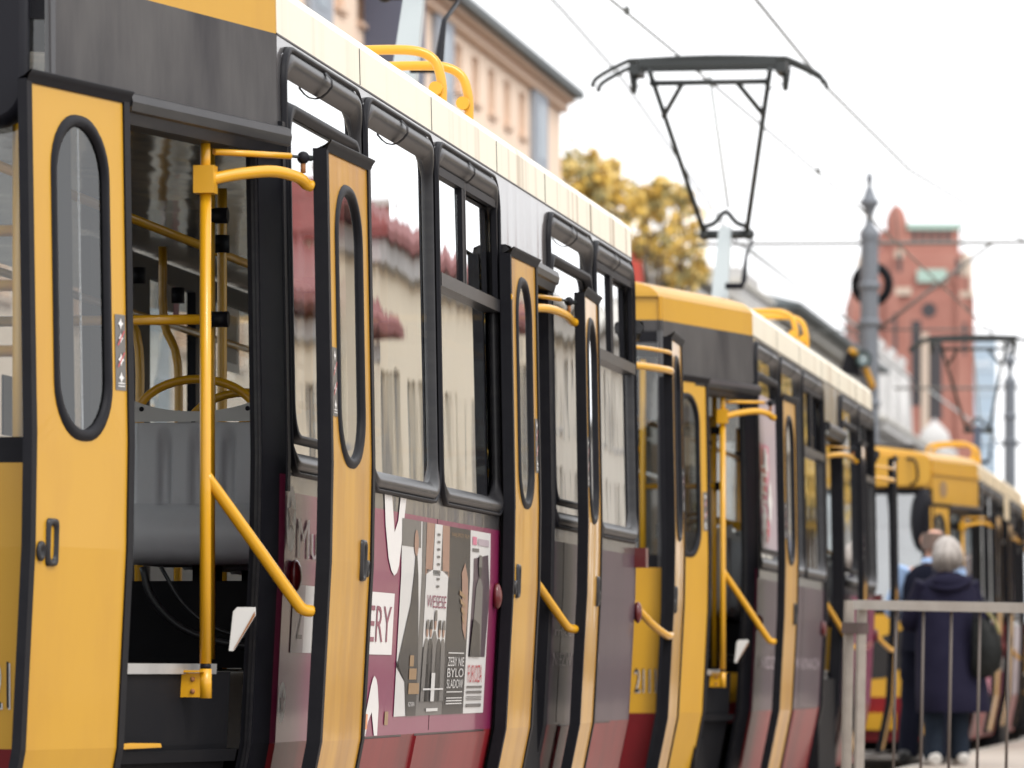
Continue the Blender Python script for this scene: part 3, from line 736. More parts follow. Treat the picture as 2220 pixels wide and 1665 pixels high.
# ------------------------------------------------------------------ artwork on the near car
def art_near(car):
    def w(name, fn, label=None):
        m = MB(); fn(m); return m.build(name, car, **({'label': label} if label else {}))
    T = S_MAIN
    A = [(1.78, 1.55), (1.81, 1.45), (1.88, 1.34), (1.94, 1.30), (2.0, 1.285), (2.05, 1.295), (2.09, 1.32), (2.15, 1.42), (2.22, 1.55), (2.10, 1.55), (2.06, 1.47), (1.99, 1.43), (1.93, 1.55)]
    w("white_mark", lambda m: decal(m, T, A, WHT))
    B = [(1.52, .752), (1.60, .84), (1.66, .915), (1.69, .94), (1.72, .95), (1.76, .938), (1.79, .915), (1.83, .85), (1.83, .752), (1.77, .752), (1.70, .83), (1.64, .80), (1.60, .752)]
    w("white_mark", lambda m: decal(m, T, B, WHT))
    def badge(m): decal(m, T, disc(.06, .87, .058, .062), WHT, .012); decal(m, T, star(.06, .87, .045), BURG, .014)
    w("star_badge", badge)
    def badge2(m): decal(m, T, disc(.08, 1.42, .075, .10), WHT, .012); decal(m, T, star(.07, 1.43, .06), BURG, .014)
    w("star_badge", badge2)
    w("small_sticker", lambda m: decal(m, T, rect(1.96, 2.03, .785, .83), TAN))
    def box(m):
        decal(m, T, rect(.20, .40, 1.02, 1.225), WHTG); decal(m, T, rect(.40, 2.03, 1.02, 1.225), WHT)
        letter(m, T, "PREMIERY", .86, 1.98, 1.062, 1.18, WRAP); letter(m, T, "Z", .28, .37, 1.062, 1.16, WRAPG)
    w("headline_box", box)
    w("advert_lettering", lambda m: letter(m, T, "Multikino", .24, 1.30, 1.305, 1.425, WHTG))
    Z0, Z1 = .812, 1.482
    def person(m, tc, z0, z1, wd, body, skin):
        h = z1 - z0
        decal(m, T, [(tc - wd*.5, z0), (tc + wd*.5, z0), (tc + wd*.42, z0 + h*.45), (tc + wd*.36, z0 + h*.68), (tc + wd*.12, z0 + h*.76), (tc - wd*.12, z0 + h*.76), (tc - wd*.36, z0 + h*.68), (tc - wd*.42, z0 + h*.45)], body, .006)
        decal(m, T, disc(tc, z0 + h*.87, wd*.17, h*.10), skin, .007)
        decal(m, T, [(tc - wd*.19, z0 + h*.87), (tc + wd*.19, z0 + h*.87), (tc + wd*.14, z0 + h*.985), (tc - wd*.14, z0 + h*.985)], body, .008)
    def p1(m):
        a, b = 2.14, 2.635
        decal(m, T, rect(a, b, Z0, Z1), PAPER); decal(m, T, rect(a, b - .1, 1.39, Z1), INKG, .004); decal(m, T, rect(b - .07, b, Z0, Z1), INKG, .004)
        decal(m, T, [(a + .0, .98), (a + .22, 1.2), (a + .3, 1.41), (a + .38, 1.2), (a + .44, .98), (a + .44, Z0), (a + .24, Z0), (a + .18, .93), (a, 1.0)], INK, .005)
        decal(m, T, disc(a + .29, 1.405, .045, .045), SKINP, .006)
        for k, (q, z) in enumerate(((.31, 1.0), (.31, .955), (.31, .905))): decal(m, T, rect(a + .25, a + .25 + .07*(k + 1.2), z - .018, z + .02), TAN, .007)
        letter(m, T, "REZYSERIA", a + .26, b - .1, .845, .86, PAPER, .007)
    def p2(m):
        a, b = 2.64, 3.165
        decal(m, T, rect(a, b, Z0, Z1), INKG)
        decal(m, T, rect(a + .02, b - .02, 1.05, 1.32), PAPER, .004); decal(m, T, [(a + .16, 1.3), (b - .2, 1.3), (b - .16, Z1), (a + .2, Z1)], PAPER, .004)
        decal(m, T, [(a, 1.30), (a + .15, 1.32), (a + .19, Z1), (a + .02, Z1)], SKINP, .004); decal(m, T, [(b, 1.30), (b - .15, 1.32), (b - .16, Z1), (b, Z1)], SKINP, .004)
        letter(m, T, "WESESE", a + .05, b - .05, 1.188, 1.232, WRAP, .007)
        for q in range(8): decal(m, T, rect(a + .24, a + .30, 1.26 + q*.026, 1.268 + q*.026), INKG, .007)
        for k, q in enumerate((.09, .17, .26, .36, .45)):
            person(m, a + q, .86, 1.15 + (.035 if k == 2 else 0), .15, INK if k % 2 else INKG, SKINP)
        decal(m, T, rect(a + .22, a + .30, .86, .96), PAPER, .009)
        decal(m, T, rect(a + .04, b - .04, .90, .906), PAPER, .010); decal(m, T, rect(a + .15, b - .12, .825, .836), PAPER, .007)
    def p3(m):
        a, b = 3.17, 3.655
        decal(m, T, rect(a, b, Z0, Z1), INK)
        letter(m, T, "NAJLEPSZY FILM", a + .05, b - .04, 1.445, 1.463, TAN, .005)
        decal(m, T, [(a + .28, 1.32), (a + .36, 1.36), (a + .43, 1.30), (a + .46, 1.20), (a + .44, 1.08), (a + .36, 1.12), (a + .33, 1.2)], SKINP, .005)
        for q in range(4): decal(m, T, [(a + .24 + q*.03, 1.26 - q*.03), (a + .40, 1.24 - q*.03), (a + .40, 1.226 - q*.03), (a + .25 + q*.03, 1.242 - q*.03)], TAN, .006)
        for z, s_ in ((.985, "ZEBY NIE"), (.945, "BYLO"), (.905, "SLADOW")): letter(m, T, s_, a + .06, b - .05, z, z + .032, PAPER, .006)
        for z in (1.03, .89, .868, .858, .848): decal(m, T, rect(a + .06, b - .06, z, z + .004), PAPER, .006)
    def p4(m):
        a, b = 3.66, 4.15
        decal(m, T, rect(a, b, Z0, Z1), PAPER); decal(m, T, [(a + .05, 1.02), (b - .04, 1.02), (b, 1.25), (b - .06, 1.40), (a + .08, 1.38)], WRAPG, .004)
        person(m, a + .22, 1.02, 1.40, .22, INKG, INK); decal(m, T, [(a + .05, 1.02), (a + .3, 1.02), (a + .26, 1.14), (a + .1, 1.16)], INK, .009)
        decal(m, T, rect(a + .04, a + .14, 1.43, 1.46), PINK, .005); decal(m, T, rect(a + .17, b - .05, 1.43, 1.455), WHTG, .005); decal(m, T, rect(a + .04, a + .2, 1.405, 1.418), INKG, .005)
        letter(m, T, "FURIOZA", a + .05, b - .1, .925, .99, REDV, .007)
        for z, h_ in ((.905, .008), (.885, .010), (.872, .003), (.866, .003), (.86, .003), (.835, .012)): decal(m, T, rect(a + .04, b - .08, z, z + h_), INKG, .006)
    w("film_poster", p1, "poster with a dark standing figure on white"); w("film_poster", p2, "poster with five dark haired heads under a red title")
    w("film_poster", p3, "dark poster with a raised hand"); w("film_poster", p4, "pale poster with red title letters")
    def rear(m):
        letter(m, T, "NIEZW", 5.98, 6.55, .99, 1.045, WHTG); letter(m, T, "YKLYM RO", 6.60, 7.15, .99, 1.045, WHTG); letter(m, T, "KU", 7.20, 7.42, .99, 1.045, WHTG)
        letter(m, T, "rnice", 6.0, 6.5, 1.115, 1.15, WHTG)
    w("rear_lettering", rear)
    hs_ = MB(); seg = S_FACE
    rows = [[seg(t, z, d) for t, z in rrect(.07 + .02*k, .9, 2.44 + .02*k, 3.0 - .02*k, .08, 5)] for k, d in ((0, .0), (0, .08), (1, .10))]
    hs_.grid(rows, BLK, closed=True); hs_.face(rows[-1], BLK)
    hs_.build("display_housing", car)

def film_mid(m, seg, a, c, z0, z1):
    decal(m, seg, rect(a, c, z0, z1 - .15), WHTG, .0); decal(m, seg, rect(a, a + (c - a)*.55, z0 + .1, z0 + .62), PINK, .002)
    for k in range(9):
        t = a + .1 + (c - a - .3)*random.random(); z = z0 + .1 + .5*random.random()
        decal(m, seg, star(t, z, .09 + .06*random.random(), 6, .6, 40*k), REDV if k % 2 else WHT, .003 + .001*k)
    for k, s in enumerate("JEST"): letter(m, seg, s, a + .1, a + .42, z0 + .48 - .15*k, z0 + .60 - .15*k, WHT, .014)
def art_mid(car):
    m = MB(); letter(m, S_MAIN, "WIDZIMY SIE W KINACH", .3, 4.2, .99, 1.06, WHTG); m.build("side_lettering", car)
def art_far(car):
    m = MB(); T = S_MAIN
    decal(m, T, rect(.05, 4.4, 1.0, 1.14), WHT, .003); decal(m, T, rect(.05, 4.4, 1.15, 1.5), REDV, .003)
    letter(m, T, "37", -1.1, -.75, 2.62, 2.78, BEIGE, .004) if False else None
    decal(m, S_NEAR, disc(-1.1, 2.72, .12, .08), TAN, .003)
    column(m, S_NEAR, -TL, 0, 0, .02, 2.85, 2.875, YEL)
    decal(m, S_FACE, [(0, 1.42), (.12, 1.44), (.84, 1.20), (.84, .90), (.45, .93), (.2, 1.08), (0, 1.15)], INK, .006)
    column(m, S_FACE, .35, .84, 0, .10, .44, .60, YEL)
    m.build("side_stripes", car)
    h = MB(); rows = [[S_FACE(t, z, d) for t, z in rrect(.03, .84, 2.74, 3.02, .09, 5)] for d in (0, .1)]
    h.grid(rows, YEL, closed=True); h.face(rows[-1], YEL); h.build("display_housing", car)
    wi = MB()
    wi.tube([S_FACE(.42, 2.74, .04), S_FACE(.36, 2.2, .05), S_FACE(.34, 1.65, .05)], .02, BLK, 6)
    wi.tube(smooth_path([S_FACE(.30, 3.0, .05), S_FACE(.18, 2.97, .16), S_FACE(.16, 2.80, .18), S_FACE(.22, 2.74, .14)], 5), .014, BLK, 6)
    wi.build("window_wiper", car)
    mi = MB(); mp = S_FACE(.10, 2.42, .1)
    mi.ball((mp.x, mp.y, mp.z), (.11, .06, .30), BLK, 10); mi.build("side_mirror", car)
    rb = MB(); rb.box(-1.9, -.7, .9, 2.6, 3.12, 3.24, GREYM); rb.build("roof_box", car)

build_car(15.58, "nearest tram car with film posters on its magenta side", near=True, opts=dict(art=art_near, num_t=.128, number="2121"))
build_car(29.80, "tram car behind the nearest one, numbered 2111, with film on a window", opts=dict(leaves="AbC", near_leaf=.22, film=film_mid, art=art_mid, number="2111", lower=WRAPG, lowerg=WRAP))
build_car(51.68, "tram car with bright yellow end and wiper, beyond the two people", opts=dict(side='beige', roofm=BEIGE, tap='yellow', cab=True, panto=None, art=art_far, guard=1.2, lower=PINK, lowerg=WHTG, interior=False))
build_car(65.95, "farthest tram car, little but its raised pantograph showing", opts=dict(roofm=BEIGE, panto=5.4, ph=5.45, armm=SLATE_ARM, guard=None, interior=False))
#SECTION2
# ------------------------------------------------------------------ the place around the trams
_s, _c = math.sin(R(VIEW_YAW)), math.cos(R(VIEW_YAW))
def at(px, py, zc):
    """point that stands zc metres away from the camera and is seen at px, py of the photograph"""
    xc = (px - 1110) / 11550 * zc
    return Vector((2.96 + xc*_c - zc*_s, xc*_s + zc*_c, .95 + (1465 - py)*zc/11550))

ASPH = mat("asphalt", (.055, .055, .057), .85, noise=(1.5, .6, (.085, .083, .08)))
PAVE = mat("platform_slabs", (.40, .34, .29), .8, noise=(2.2, .7, (.24, .20, .17)))
KERB = mat("kerb_stone", (.40, .37, .33), .8, noise=(6, .5, (.26, .24, .22)))
RAIL = mat("rail_steel", (.20, .19, .18), .35, metal=.8)
WALK = mat("pavement_slabs", (.30, .28, .26), .85, noise=(1.2, .5, (.22, .2, .19)))
PEACH = mat("peach_render", (.84, .66, .52), .85, noise=(.35, .5, (.76, .58, .45)))
PEACHD = mat("peach_moulding", (.60, .43, .32), .85)
BLUEG = mat("blue_grey_render", (.34, .37, .42), .85, noise=(.4, .4, (.28, .31, .35)))
SLATE = mat("slate_blue_cladding", (.10, .11, .16), .6)
ROOFD = mat("dark_roof_sheet", (.07, .085, .09), .6, noise=(.8, .5, (.11, .12, .12)))
PALE = mat("pale_stone", (.52, .50, .46), .85, noise=(.5, .6, (.38, .36, .33)))
PALEW = mat("white_stucco", (.52, .51, .50), .8, noise=(.7, .7, (.30, .29, .285)))
CREAMW = mat("cream_house_render", (.88, .79, .62), .85, noise=(.5, .4, (.80, .70, .53)))
BEIGEW = mat("beige_house_render", (.74, .69, .60), .85, noise=(.5, .5, (.56, .51, .44)))
TILE = mat("dark_red_tiles", (.27, .07, .065), .7, noise=(1.5, .6, (.17, .045, .04), (1, 1, 3)))
BRICK = mat("red_brick", (.37, .16, .125), .85, noise=(.25, .7, (.46, .23, .18)))
BRICKD = mat("dark_recess", (.06, .055, .06), .8)
STONE = mat("church_pale_stone", (.58, .47, .38), .85)
COPPER = mat("green_copper", (.40, .54, .47), .7)
WINP = mat("dark_window_pane", (.07, .075, .085), .12, spec=.8)
WINF = mat("window_frame_paint", (.5, .46, .42), .6)
TOWG = mat("blue_glass_tower", (.40, .50, .60), .25, noise=(.1, .5, (.5, .58, .66)))
MASTM = mat("mast_grey_paint", (.17, .19, .22), .5, noise=(3, .4, (.12, .135, .155)))
WIREM = mat("copper_wire", (.10, .105, .10), .5)
TUBEM = mat("arm_tube", (.16, .155, .145), .5)
FENP = mat("fence_post_paint", (.30, .265, .23), .6, noise=(9, .6, (.2, .17, .15)))
FENM = mat("fence_galvanised", (.52, .49, .45), .55, noise=(7, .5, (.38, .34, .3)))
BARM = mat("fence_bar_paint", (.11, .09, .08), .6)
BARK = mat("bark", (.09, .065, .045), .9)
LEAF = [mat("ochre_leaf_a", (.66, .43, .08), .7), mat("ochre_leaf_b", (.54, .36, .09), .7), mat("ochre_leaf_c", (.74, .55, .20), .7), mat("olive_leaf", (.30, .25, .10), .7)]
GREENL = mat("dark_green_leaf", (.04, .055, .02), .8)

def flat(name, x0, x1, y0, y1, z, m, bottom=None):
    b = MB()
    if bottom is None: b.face([(x0, y0, z), (x1, y0, z), (x1, y1, z), (x0, y1, z)], m)
    else: b.box(x0, x1, y0, y1, bottom, z, m)
    return b.build(name, kind='structure')
flat("ground", -1500, 1500, -600, 2400, -.02, ASPH)
flat("track_bed", -7.0, .02, -40, 330, -.012, mat("track_bed_concrete", (.16, .15, .14), .9, noise=(1.2, .6, (.1, .095, .09))))
flat("road", 3.95, 9.0, -40, 400, -.012, ASPH)
flat("platform", .14, 3.9, -30, 92, .25, PAVE, -.05)
flat("platform_kerb", .05, .138, -30, 92, .255, KERB, -.05)
flat("pavement", 9.0, 40, -40, 400, .12, WALK, -.05)
flat("pavement", -30, -9.5, -40, 400, .12, WALK, -.05)
rb = MB()
for xc_ in (-1.2, -5.2):
    for sx in (-.74, .74): rb.box(xc_ + sx - .035, xc_ + sx + .035, -40, 330, -.10, .0, RAIL)
rb.build("tram_rails", kind='structure')

def facade(mb, P, U, W, z0, z1, cols, rows, m, depth=.18):
    """wall in direction U from P with recessed openings; cols=[(a,b)], rows=[(lo,hi)]; returns the opening frames"""
    P = Vector(P); U = Vector(U).normalized(); N = Vector((U.y, -U.x, 0)); outp = []
    def q(a, z, d=0): v = P + U*a - N*d; return (v.x, v.y, z)
    xsx = sorted({0, W, *[c for ab in cols for c in ab]}); zs = sorted({z0, z1, *[c for ab in rows for c in ab]})
    for a, b in zip(xsx, xsx[1:]):
        for lo, hi in zip(zs, zs[1:]):
            if (a, b) in cols and (lo, hi) in rows:
                mb.face([q(a, lo), q(a, lo, depth), q(a, hi, depth), q(a, hi)], m); mb.face([q(b, lo), q(b, hi), q(b, hi, depth), q(b, lo, depth)], m)
                mb.face([q(a, hi), q(a, hi, depth), q(b, hi, depth), q(b, hi)], m); mb.face([q(a, lo), q(b, lo), q(b, lo, depth), q(a, lo, depth)], m)
                outp.append((a, b, lo, hi))
            else: mb.face([q(a, lo), q(b, lo), q(b, hi), q(a, hi)], m)
    return q, outp
def windows(root, q, outp, frame, pane, depth=.18, sill=True):
    for a, b, lo, hi in outp:
        f = MB(); w = .07
        def slab(a0, a1, l0, l1, d0, d1, m):
            f.hexa([q(a0, l0, d1), q(a1, l0, d1), q(a1, l0, d0), q(a0, l0, d0), q(a0, l1, d1), q(a1, l1, d1), q(a1, l1, d0), q(a0, l1, d0)], m)
        slab(a, a + w, lo, hi, depth - .05, depth + .02, frame); slab(b - w, b, lo, hi, depth - .05, depth + .02, frame)
        slab(a + w, b - w, lo, lo + w, depth - .05, depth + .02, frame); slab(a + w, b - w, hi - w, hi, depth - .05, depth + .02, frame)
        slab((a + b)/2 - .03, (a + b)/2 + .03, lo + w, hi - w, depth - .045, depth + .02, frame)
        if sill: slab(a - .05, b + .05, lo - .09, lo - .002, -.08, depth - .06, frame)
        o = f.build("window", root)
        p = MB(); p.face([q(a, lo, depth), q(b, lo, depth), q(b, hi, depth), q(a, hi, depth)], pane); p.build("pane", o)

def block(name, label, x_face, depth, y0, y1, h, cols, rows, wallm, roofm, side=1, eave=.35, hip=2.0, hipy=None, frame=WINF, pane=WINP, cornice=None, roof_h=.6, endcols=None):
    """a house whose long side looks at the street; side=1 looks to +x, -1 looks to -x"""
    root = empty(name, (0, 0, 0), label, "building")
    b = MB(); xb = x_face - side*depth
    if side == 1: q, o = facade(b, (x_face, y0, 0), (0, 1, 0), y1 - y0, 0, h, cols, rows, wallm)
    else: q, o = facade(b, (x_face, y1, 0), (0, -1, 0), y1 - y0, 0, h, [(y1 - y0 - d, y1 - y0 - c) for c, d in reversed(cols)], rows, wallm)
    b.face([(xb, y0, 0), (x_face, y0, 0), (x_face, y0, h), (xb, y0, h)], wallm)
    b.face([(xb, y1, 0), (x_face, y1, 0), (x_face, y1, h), (xb, y1, h)], wallm)
    b.face([(xb, y0, 0), (xb, y1, 0), (xb, y1, h), (xb, y0, h)], wallm)
    b.build("wall", root)
    windows(root, q, o, frame, pane)
    hy = hip if hipy is None else hipy
    r = MB(); x0, x1 = sorted((x_face + side*eave, xb - side*eave)); a, c = y0 - eave*.3, y1 + eave
    r.box(x0, x1, a, c, h, h + .18, roofm)
    t = [(x0, a, h + .18), (x1, a, h + .18), (x1, c, h + .18), (x0, c, h + .18), (x0 + hip, a + hy, h + .18 + roof_h), (x1 - hip, a + hy, h + .18 + roof_h), (x1 - hip, c - hy, h + .18 + roof_h), (x0 + hip, c - hy, h + .18 + roof_h)]
    r.hexa(t, roofm); r.build("roof", root)
    if cornice:
        k = MB()
        for lo, hi, d in cornice[1]: k.box(*sorted((x_face + side*.003, x_face + side*d)), y0 - .02, y1 + d, lo, hi, cornice[0])
        k.build("cornice", root)
    return root

# peach block on the left with blue grey strips
YB0, YB1 = 52, 124.2
cols = []; strips = []
for k in range(5):
    base = 120.1 - 13.9*k
    strips.append(base)
    for j in range(1, 6):
        if base - 2.3*j - .5 > YB0: cols.append((base - 2.3*j - .47 - YB0, base - 2.3*j + .47 - YB0))
cols = sorted(cols)
pb = block("apartment_building", "long peach apartment block with blue grey strips on the left", -14, 12, YB0, YB1, 14.55, cols, [(2.4, 4.0), (6.0, 7.6), (9.6, 11.2), (13.0, 13.98)], PEACH, ROOFD, 1, eave=.5, hip=3, cornice=(PEACHD, [(14.2, 14.42, .16), (14.42, 14.549, .30), (12.35, 12.5, .06)]), roof_h=.5, frame=PEACHD, pane=mat("peach_window_blind", (.42, .27, .19), .6))
SWM = mat("strip_window", (.17, .22, .27), .3)
for y in strips:
    st_ = MB(); st_.box(-13.999, -13.88, y - 1.1, y + 1.1, .3, 14.19, BLUEG); so_ = st_.build("facade_strip", pb)
    for lo, hi in ((5.8, 7.6), (9.4, 11.2), (12.7, 13.95)):
        st_ = MB(); st_.box(-13.88, -13.865, y - .42, y + .42, lo, hi, SWM); st_.build("strip_window", so_)
sl = MB(); sl.box(-13.99, -13.2, 97.2, 99.4, .12, 15.6, SLATE); sl.build("slate_pier", pb)

# pale buildings farther down the street
cols2 = [(2 + 3.1*k, 3.3 + 3.1*k) for k in range(16)]
block("town_house", "pale grey town house with a dark overhanging roof edge, before the church", -16, 14, 197, 240, 14.6, [c for c in cols2 if c[1] < 42], [(2, 4.5), (6.5, 9), (10.6, 13)], PALE, ROOFD, 1, eave=1.1, hip=4, cornice=(PALE, [(13.6, 13.9, .25), (14.2, 14.599, .5)]), roof_h=1.2)
tb = block("town_house", "white town house with a stepped attic, behind the pantograph post", -16, 12, 168, 196.4, 13.6, [c for c in cols2 if c[1] < 27], [(2, 4.5), (6.5, 9), (10.2, 12.4)], PALEW, PALE, 1, eave=.5, hip=4, cornice=(PALEW, [(13.0, 13.3, .3)]), roof_h=.8)
t = MB(); t.box(-17.5, -15.9, 184, 195, 13.78, 14.7, PALEW); t.box(-17.3, -16.1, 186, 193, 14.7, 15.3, PALEW); t.box(-17.7, -15.75, 183.6, 195.3, 14.55, 14.75, PALE); t.build("attic", tb)
cols3 = [(2.2 + 4.0*k, 4.0 + 4.0*k) for k in range(11)]
pv = block("town_house", "white ornate town house with carved gables, in front of the brick church", -16, 12, 243, 286, 12.6, [c for c in cols3 if c[1] < 42], [(2, 5), (6.6, 10.6)], PALEW, PALE, 1, eave=.8, hip=4, frame=SLATE, cornice=(PALEW, [(11.0, 11.4, .5), (12.2, 12.599, .7)]), roof_h=1.6)
gb = MB()
for y in (246, 253, 260, 267):
    gb.hexa([(-17.2, y - 3, 12.8), (-15.9, y - 3, 12.8), (-15.9, y + 3, 12.8), (-17.2, y + 3, 12.8), (-17.2, y - .8, 15.8), (-15.9, y - .8, 15.8), (-15.9, y + .8, 15.8), (-17.2, y + .8, 15.8)], PALEW)
    gb.lathe(-16.3, y, [(.0, 17), (.3, 16.7), (.2, 16.3), (.5, 15.9), (.5, 15.7)], PALEW, 8)
gb.build("carved_gable", pv)
tu = MB(); tu.lathe(-15.4, 279, [(1.0, .1), (1.0, 12.2), (1.2, 12.4), (1.2, 12.7), (.85, 12.9), (.85, 13.2), (.7, 13.7), (.35, 14.05), (.1, 14.3), (0, 14.45)], PALEW, 20); tu.build("corner_turret", pv)

# buildings on the right side: seen mirrored in the tram windows
block("corner_house", "cream house with a steep dark red tiled roof, mirrored in the nearest windows", 12, 10, 40, 87, 7.0, [(2 + 3.6*k, 3.3 + 3.6*k) for k in range(12)], [(1.0, 3.2), (4.2, 6.0)], CREAMW, TILE, -1, eave=.6, hip=3.4, hipy=.3, roof_h=3.2, frame=PALEW, cornice=(PALEW, [(6.6, 6.9, .2), (3.6, 3.75, .1)]))
hb_ = block("corner_house", "taller cream house with a low red roof, mirrored in the second window", 12, 6, 87.3, 101, 8.7, [(1.2 + 3.2*k, 2.6 + 3.2*k) for k in range(4)], [(1.0, 3.4), (4.6, 6.6)], CREAMW, TILE, -1, eave=.4, hip=1.2, hipy=.4, roof_h=.9, frame=PALEW, cornice=(PALEW, [(8.3, 8.69, .25)]))
aw = MB(); aw.hexa([(10.6, 95, 3.3), (11.99, 95, 3.3), (11.99, 100, 3.3), (10.6, 100, 3.3), (11.0, 95, 3.9), (11.99, 95, 4.2), (11.99, 100, 4.2), (11.0, 100, 3.9)], SLATE); aw.build("awning", hb_)
for x, y, z in ((12.9, 90, 9.2), (13.4, 97, 9.2)):  # chimneys added to roughen the roofline mirrored in the windows
    cy = MB(); cy.box(x - .25, x + .25, y - .35, y + .35, z - .3, z + 1.0, BRICK); cy.box(x - .3, x + .3, y - .4, y + .4, z + .9, z + 1.03, PALE); cy.build("added_chimney", hb_)
block("corner_house", "long beige block of shops, mirrored in the rear windows", 12, 5, 101.5, 162, 9.0, [(1.5 + 3.3*k, 2.9 + 3.3*k) for k in range(17)], [(1.0, 3.6), (4.4, 5.8), (6.6, 8.2)], BEIGEW, PALE, -1, eave=.5, hip=1.5, roof_h=.3, frame=PALEW, cornice=(PALE, [(8.5, 8.99, .3), (4.0, 4.2, .15)]))
block("corner_house", "grey stone block far down the right side, mirrored in small strips", 13, 6, 167, 300, 12.5, [(2 + 4*k, 3.6 + 4*k) for k in range(32)], [(6, 8), (9.2, 11.4)], PALE, PALE, -1, eave=.6, hip=4, roof_h=2)

# red house, shrub and trees
hr = empty("gabled_house", at(1392, 640, 150) * 1.0, "small house with a red roof glimpsed past the nearest tram car", "house", rz=R(VIEW_YAW))
hr.location.z = 0
h_ = MB(); h_.box(-.35, .42, 0, 6, 0, 11.8, mat("cream_gable_wall", (.70, .58, .42), .8)); h_.build("wall", hr)
h_ = MB(); h_.hexa([(-.6, -.3, 11.0), (.25, -.3, 11.0), (.25, 6, 11.0), (-.6, 6, 11.0), (-.6, -.3, 12.9), (-.02, -.3, 12.9), (-.02, 6, 12.9), (-.6, 6, 12.9)], mat("bright_red_roof", (.50, .07, .05), .7)); h_.build("roof", hr)

def crown(mb, blobs, n, size, mats, seed, sub=14):
    rnd = random.Random(seed); tufts = []
    for (cx, cy, cz), (rx, ry, rz) in blobs:
        for _ in range(sub):
            v = Vector((rnd.gauss(0, 1), rnd.gauss(0, 1), rnd.gauss(0, 1))).normalized()*rnd.uniform(.35, 1.12)
            tufts.append((cx + v.x*rx, cy + v.y*ry, cz + v.z*rz, (rx + rz)/2*rnd.uniform(.22, .44), rnd.randrange(len(mats))))
    for _ in range(n):
        x, y, z, r, mi = rnd.choice(tufts)
        c = Vector((x + rnd.gauss(0, r*.6), y + rnd.gauss(0, r*.6), z + rnd.gauss(0, r*.55))); s = size*rnd.uniform(.5, 1.3)
        a = Vector((rnd.gauss(0, 1), rnd.gauss(0, 1), rnd.gauss(0, 1))).normalized(); b = a.orthogonal().normalized()
        m = mats[mi] if rnd.random() < .7 else rnd.choice(mats)
        mb.face([c - a*s, c - b*s*.5, c + a*s, c + b*s*.5], m)
def tree(px, zc, blobs_px, label, seed, n, group):
    """blobs_px: crown lobes as (px, py, half width px, half height px)"""
    g = at(px, 1465, zc); root = empty("autumn_tree", (g.x, g.y, .12), label, "tree", group)
    k = zc/11550; rnd = random.Random(seed); blobs = []
    for bx, by, rw, rh in blobs_px:
        p = at(bx, by, zc + rnd.uniform(-.8, .8)); blobs.append(((p.x - g.x, p.y - g.y, p.z - .12), (rw*k, rw*k*.9, rh*k)))
    t = MB(); zt = max(b[0][2] for b in blobs)
    t.tube(smooth_path([(0, 0, 0), (.05, .03, zt*.3), (-.04, .0, zt*.55), (.05, .02, zt*.8)], 4), [.24 - .018*i for i in range(13)], BARK, 8)
    for (c, r) in blobs:
        t.tube(smooth_path([(0, 0, zt*.45), (c[0]*.4, c[1]*.4, zt*.45 + (c[2] - zt*.45)*.55), c], 4), [.11 - .01*i for i in range(9)], BARK, 6)
    t.build("trunk", root)
    c = MB(); crown(c, blobs, n, .14, LEAF, seed); c.build("crown", root, merge=False)
GT = "yellow autumn trees behind the trams"
tree(1270, 138, [(1245, 400, 42, 70), (1300, 375, 45, 50), (1280, 440, 60, 60), (1340, 470, 45, 60), (1250, 480, 50, 50)], "fullest ochre tree, beside the end of the peach block", 3, 2700, GT)
tree(1420, 142, [(1395, 430, 35, 55), (1420, 500, 50, 60), (1440, 420, 18, 40), (1390, 520, 30, 40)], "thinner yellow tree in the middle of the three", 5, 1150, GT)
tree(1490, 145, [(1475, 430, 32, 35), (1500, 490, 40, 50), (1470, 540, 45, 45), (1510, 570, 30, 40), (1430, 560, 40, 30), (1480, 610, 40, 30)], "loose yellow tree right behind the raised pantograph", 8, 1300, GT)
for (x_, y_, nm, sd_) in ((8.2, 112, "unseen ochre tree added on the right pavement for the window reflections, nearest one", 21), (8.4, 128, "unseen ochre tree added on the right pavement for the window reflections, farther one", 22)):  # out-of-view trees added to make the reflections in the tram windows jagged
    rt = empty("autumn_tree", (x_, y_, .12), nm, "tree", "yellow autumn trees behind the trams")
    t = MB(); t.tube(smooth_path([(0, 0, 0), (.05, 0, 2.5), (-.05, .05, 5), (0, 0, 8)], 4), [.16 - .009*i for i in range(13)], BARK, 8)
    for a in range(5): t.tube(smooth_path([(0, 0, 3 + .6*a), (.5*math.cos(a*1.3), .5*math.sin(a*1.3), 4.2 + .6*a), (1.1*math.cos(a*1.3), 1.1*math.sin(a*1.3), 5 + .7*a)], 4), [.07 - .006*i for i in range(9)], BARK, 6)
    t.build("trunk", rt)
    c = MB(); crown(c, [((.3, 0, 6.3), (1.3, 1.5, 1.3)), ((-.4, .5, 7.6), (1.1, 1.2, 1.1)), ((.1, -.5, 8.7), (.8, .8, .9)), ((-.6, -.8, 5.6), (.9, .9, .9))], 1500, .16, LEAF, sd_); c.build("crown", rt, merge=False)
g = at(1443, 640, 148); sr = empty("evergreen_shrub", (g.x, g.y, .12), "dark green conical evergreen below the yellow trees", "shrub")
c = MB(); crown(c, [((0, 0, 11.6), (.3, .3, .55)), ((0, 0, 10.8), (.4, .4, .8)), ((0, 0, 9.5), (.6, .6, 1.2)), ((0, 0, 7), (.9, .9, 2)), ((0, 0, 4), (1.2, 1.2, 2.5))], 2200, .14, [GREENL, GREENL, LEAF[3]], 4); c.build("crown", sr, merge=False)
t = MB(); t.tube([(0, 0, 0), (0, 0, 5), (0, 0, 11.5)], [.2, .14, .03], BARK, 8); t.build("trunk", sr)

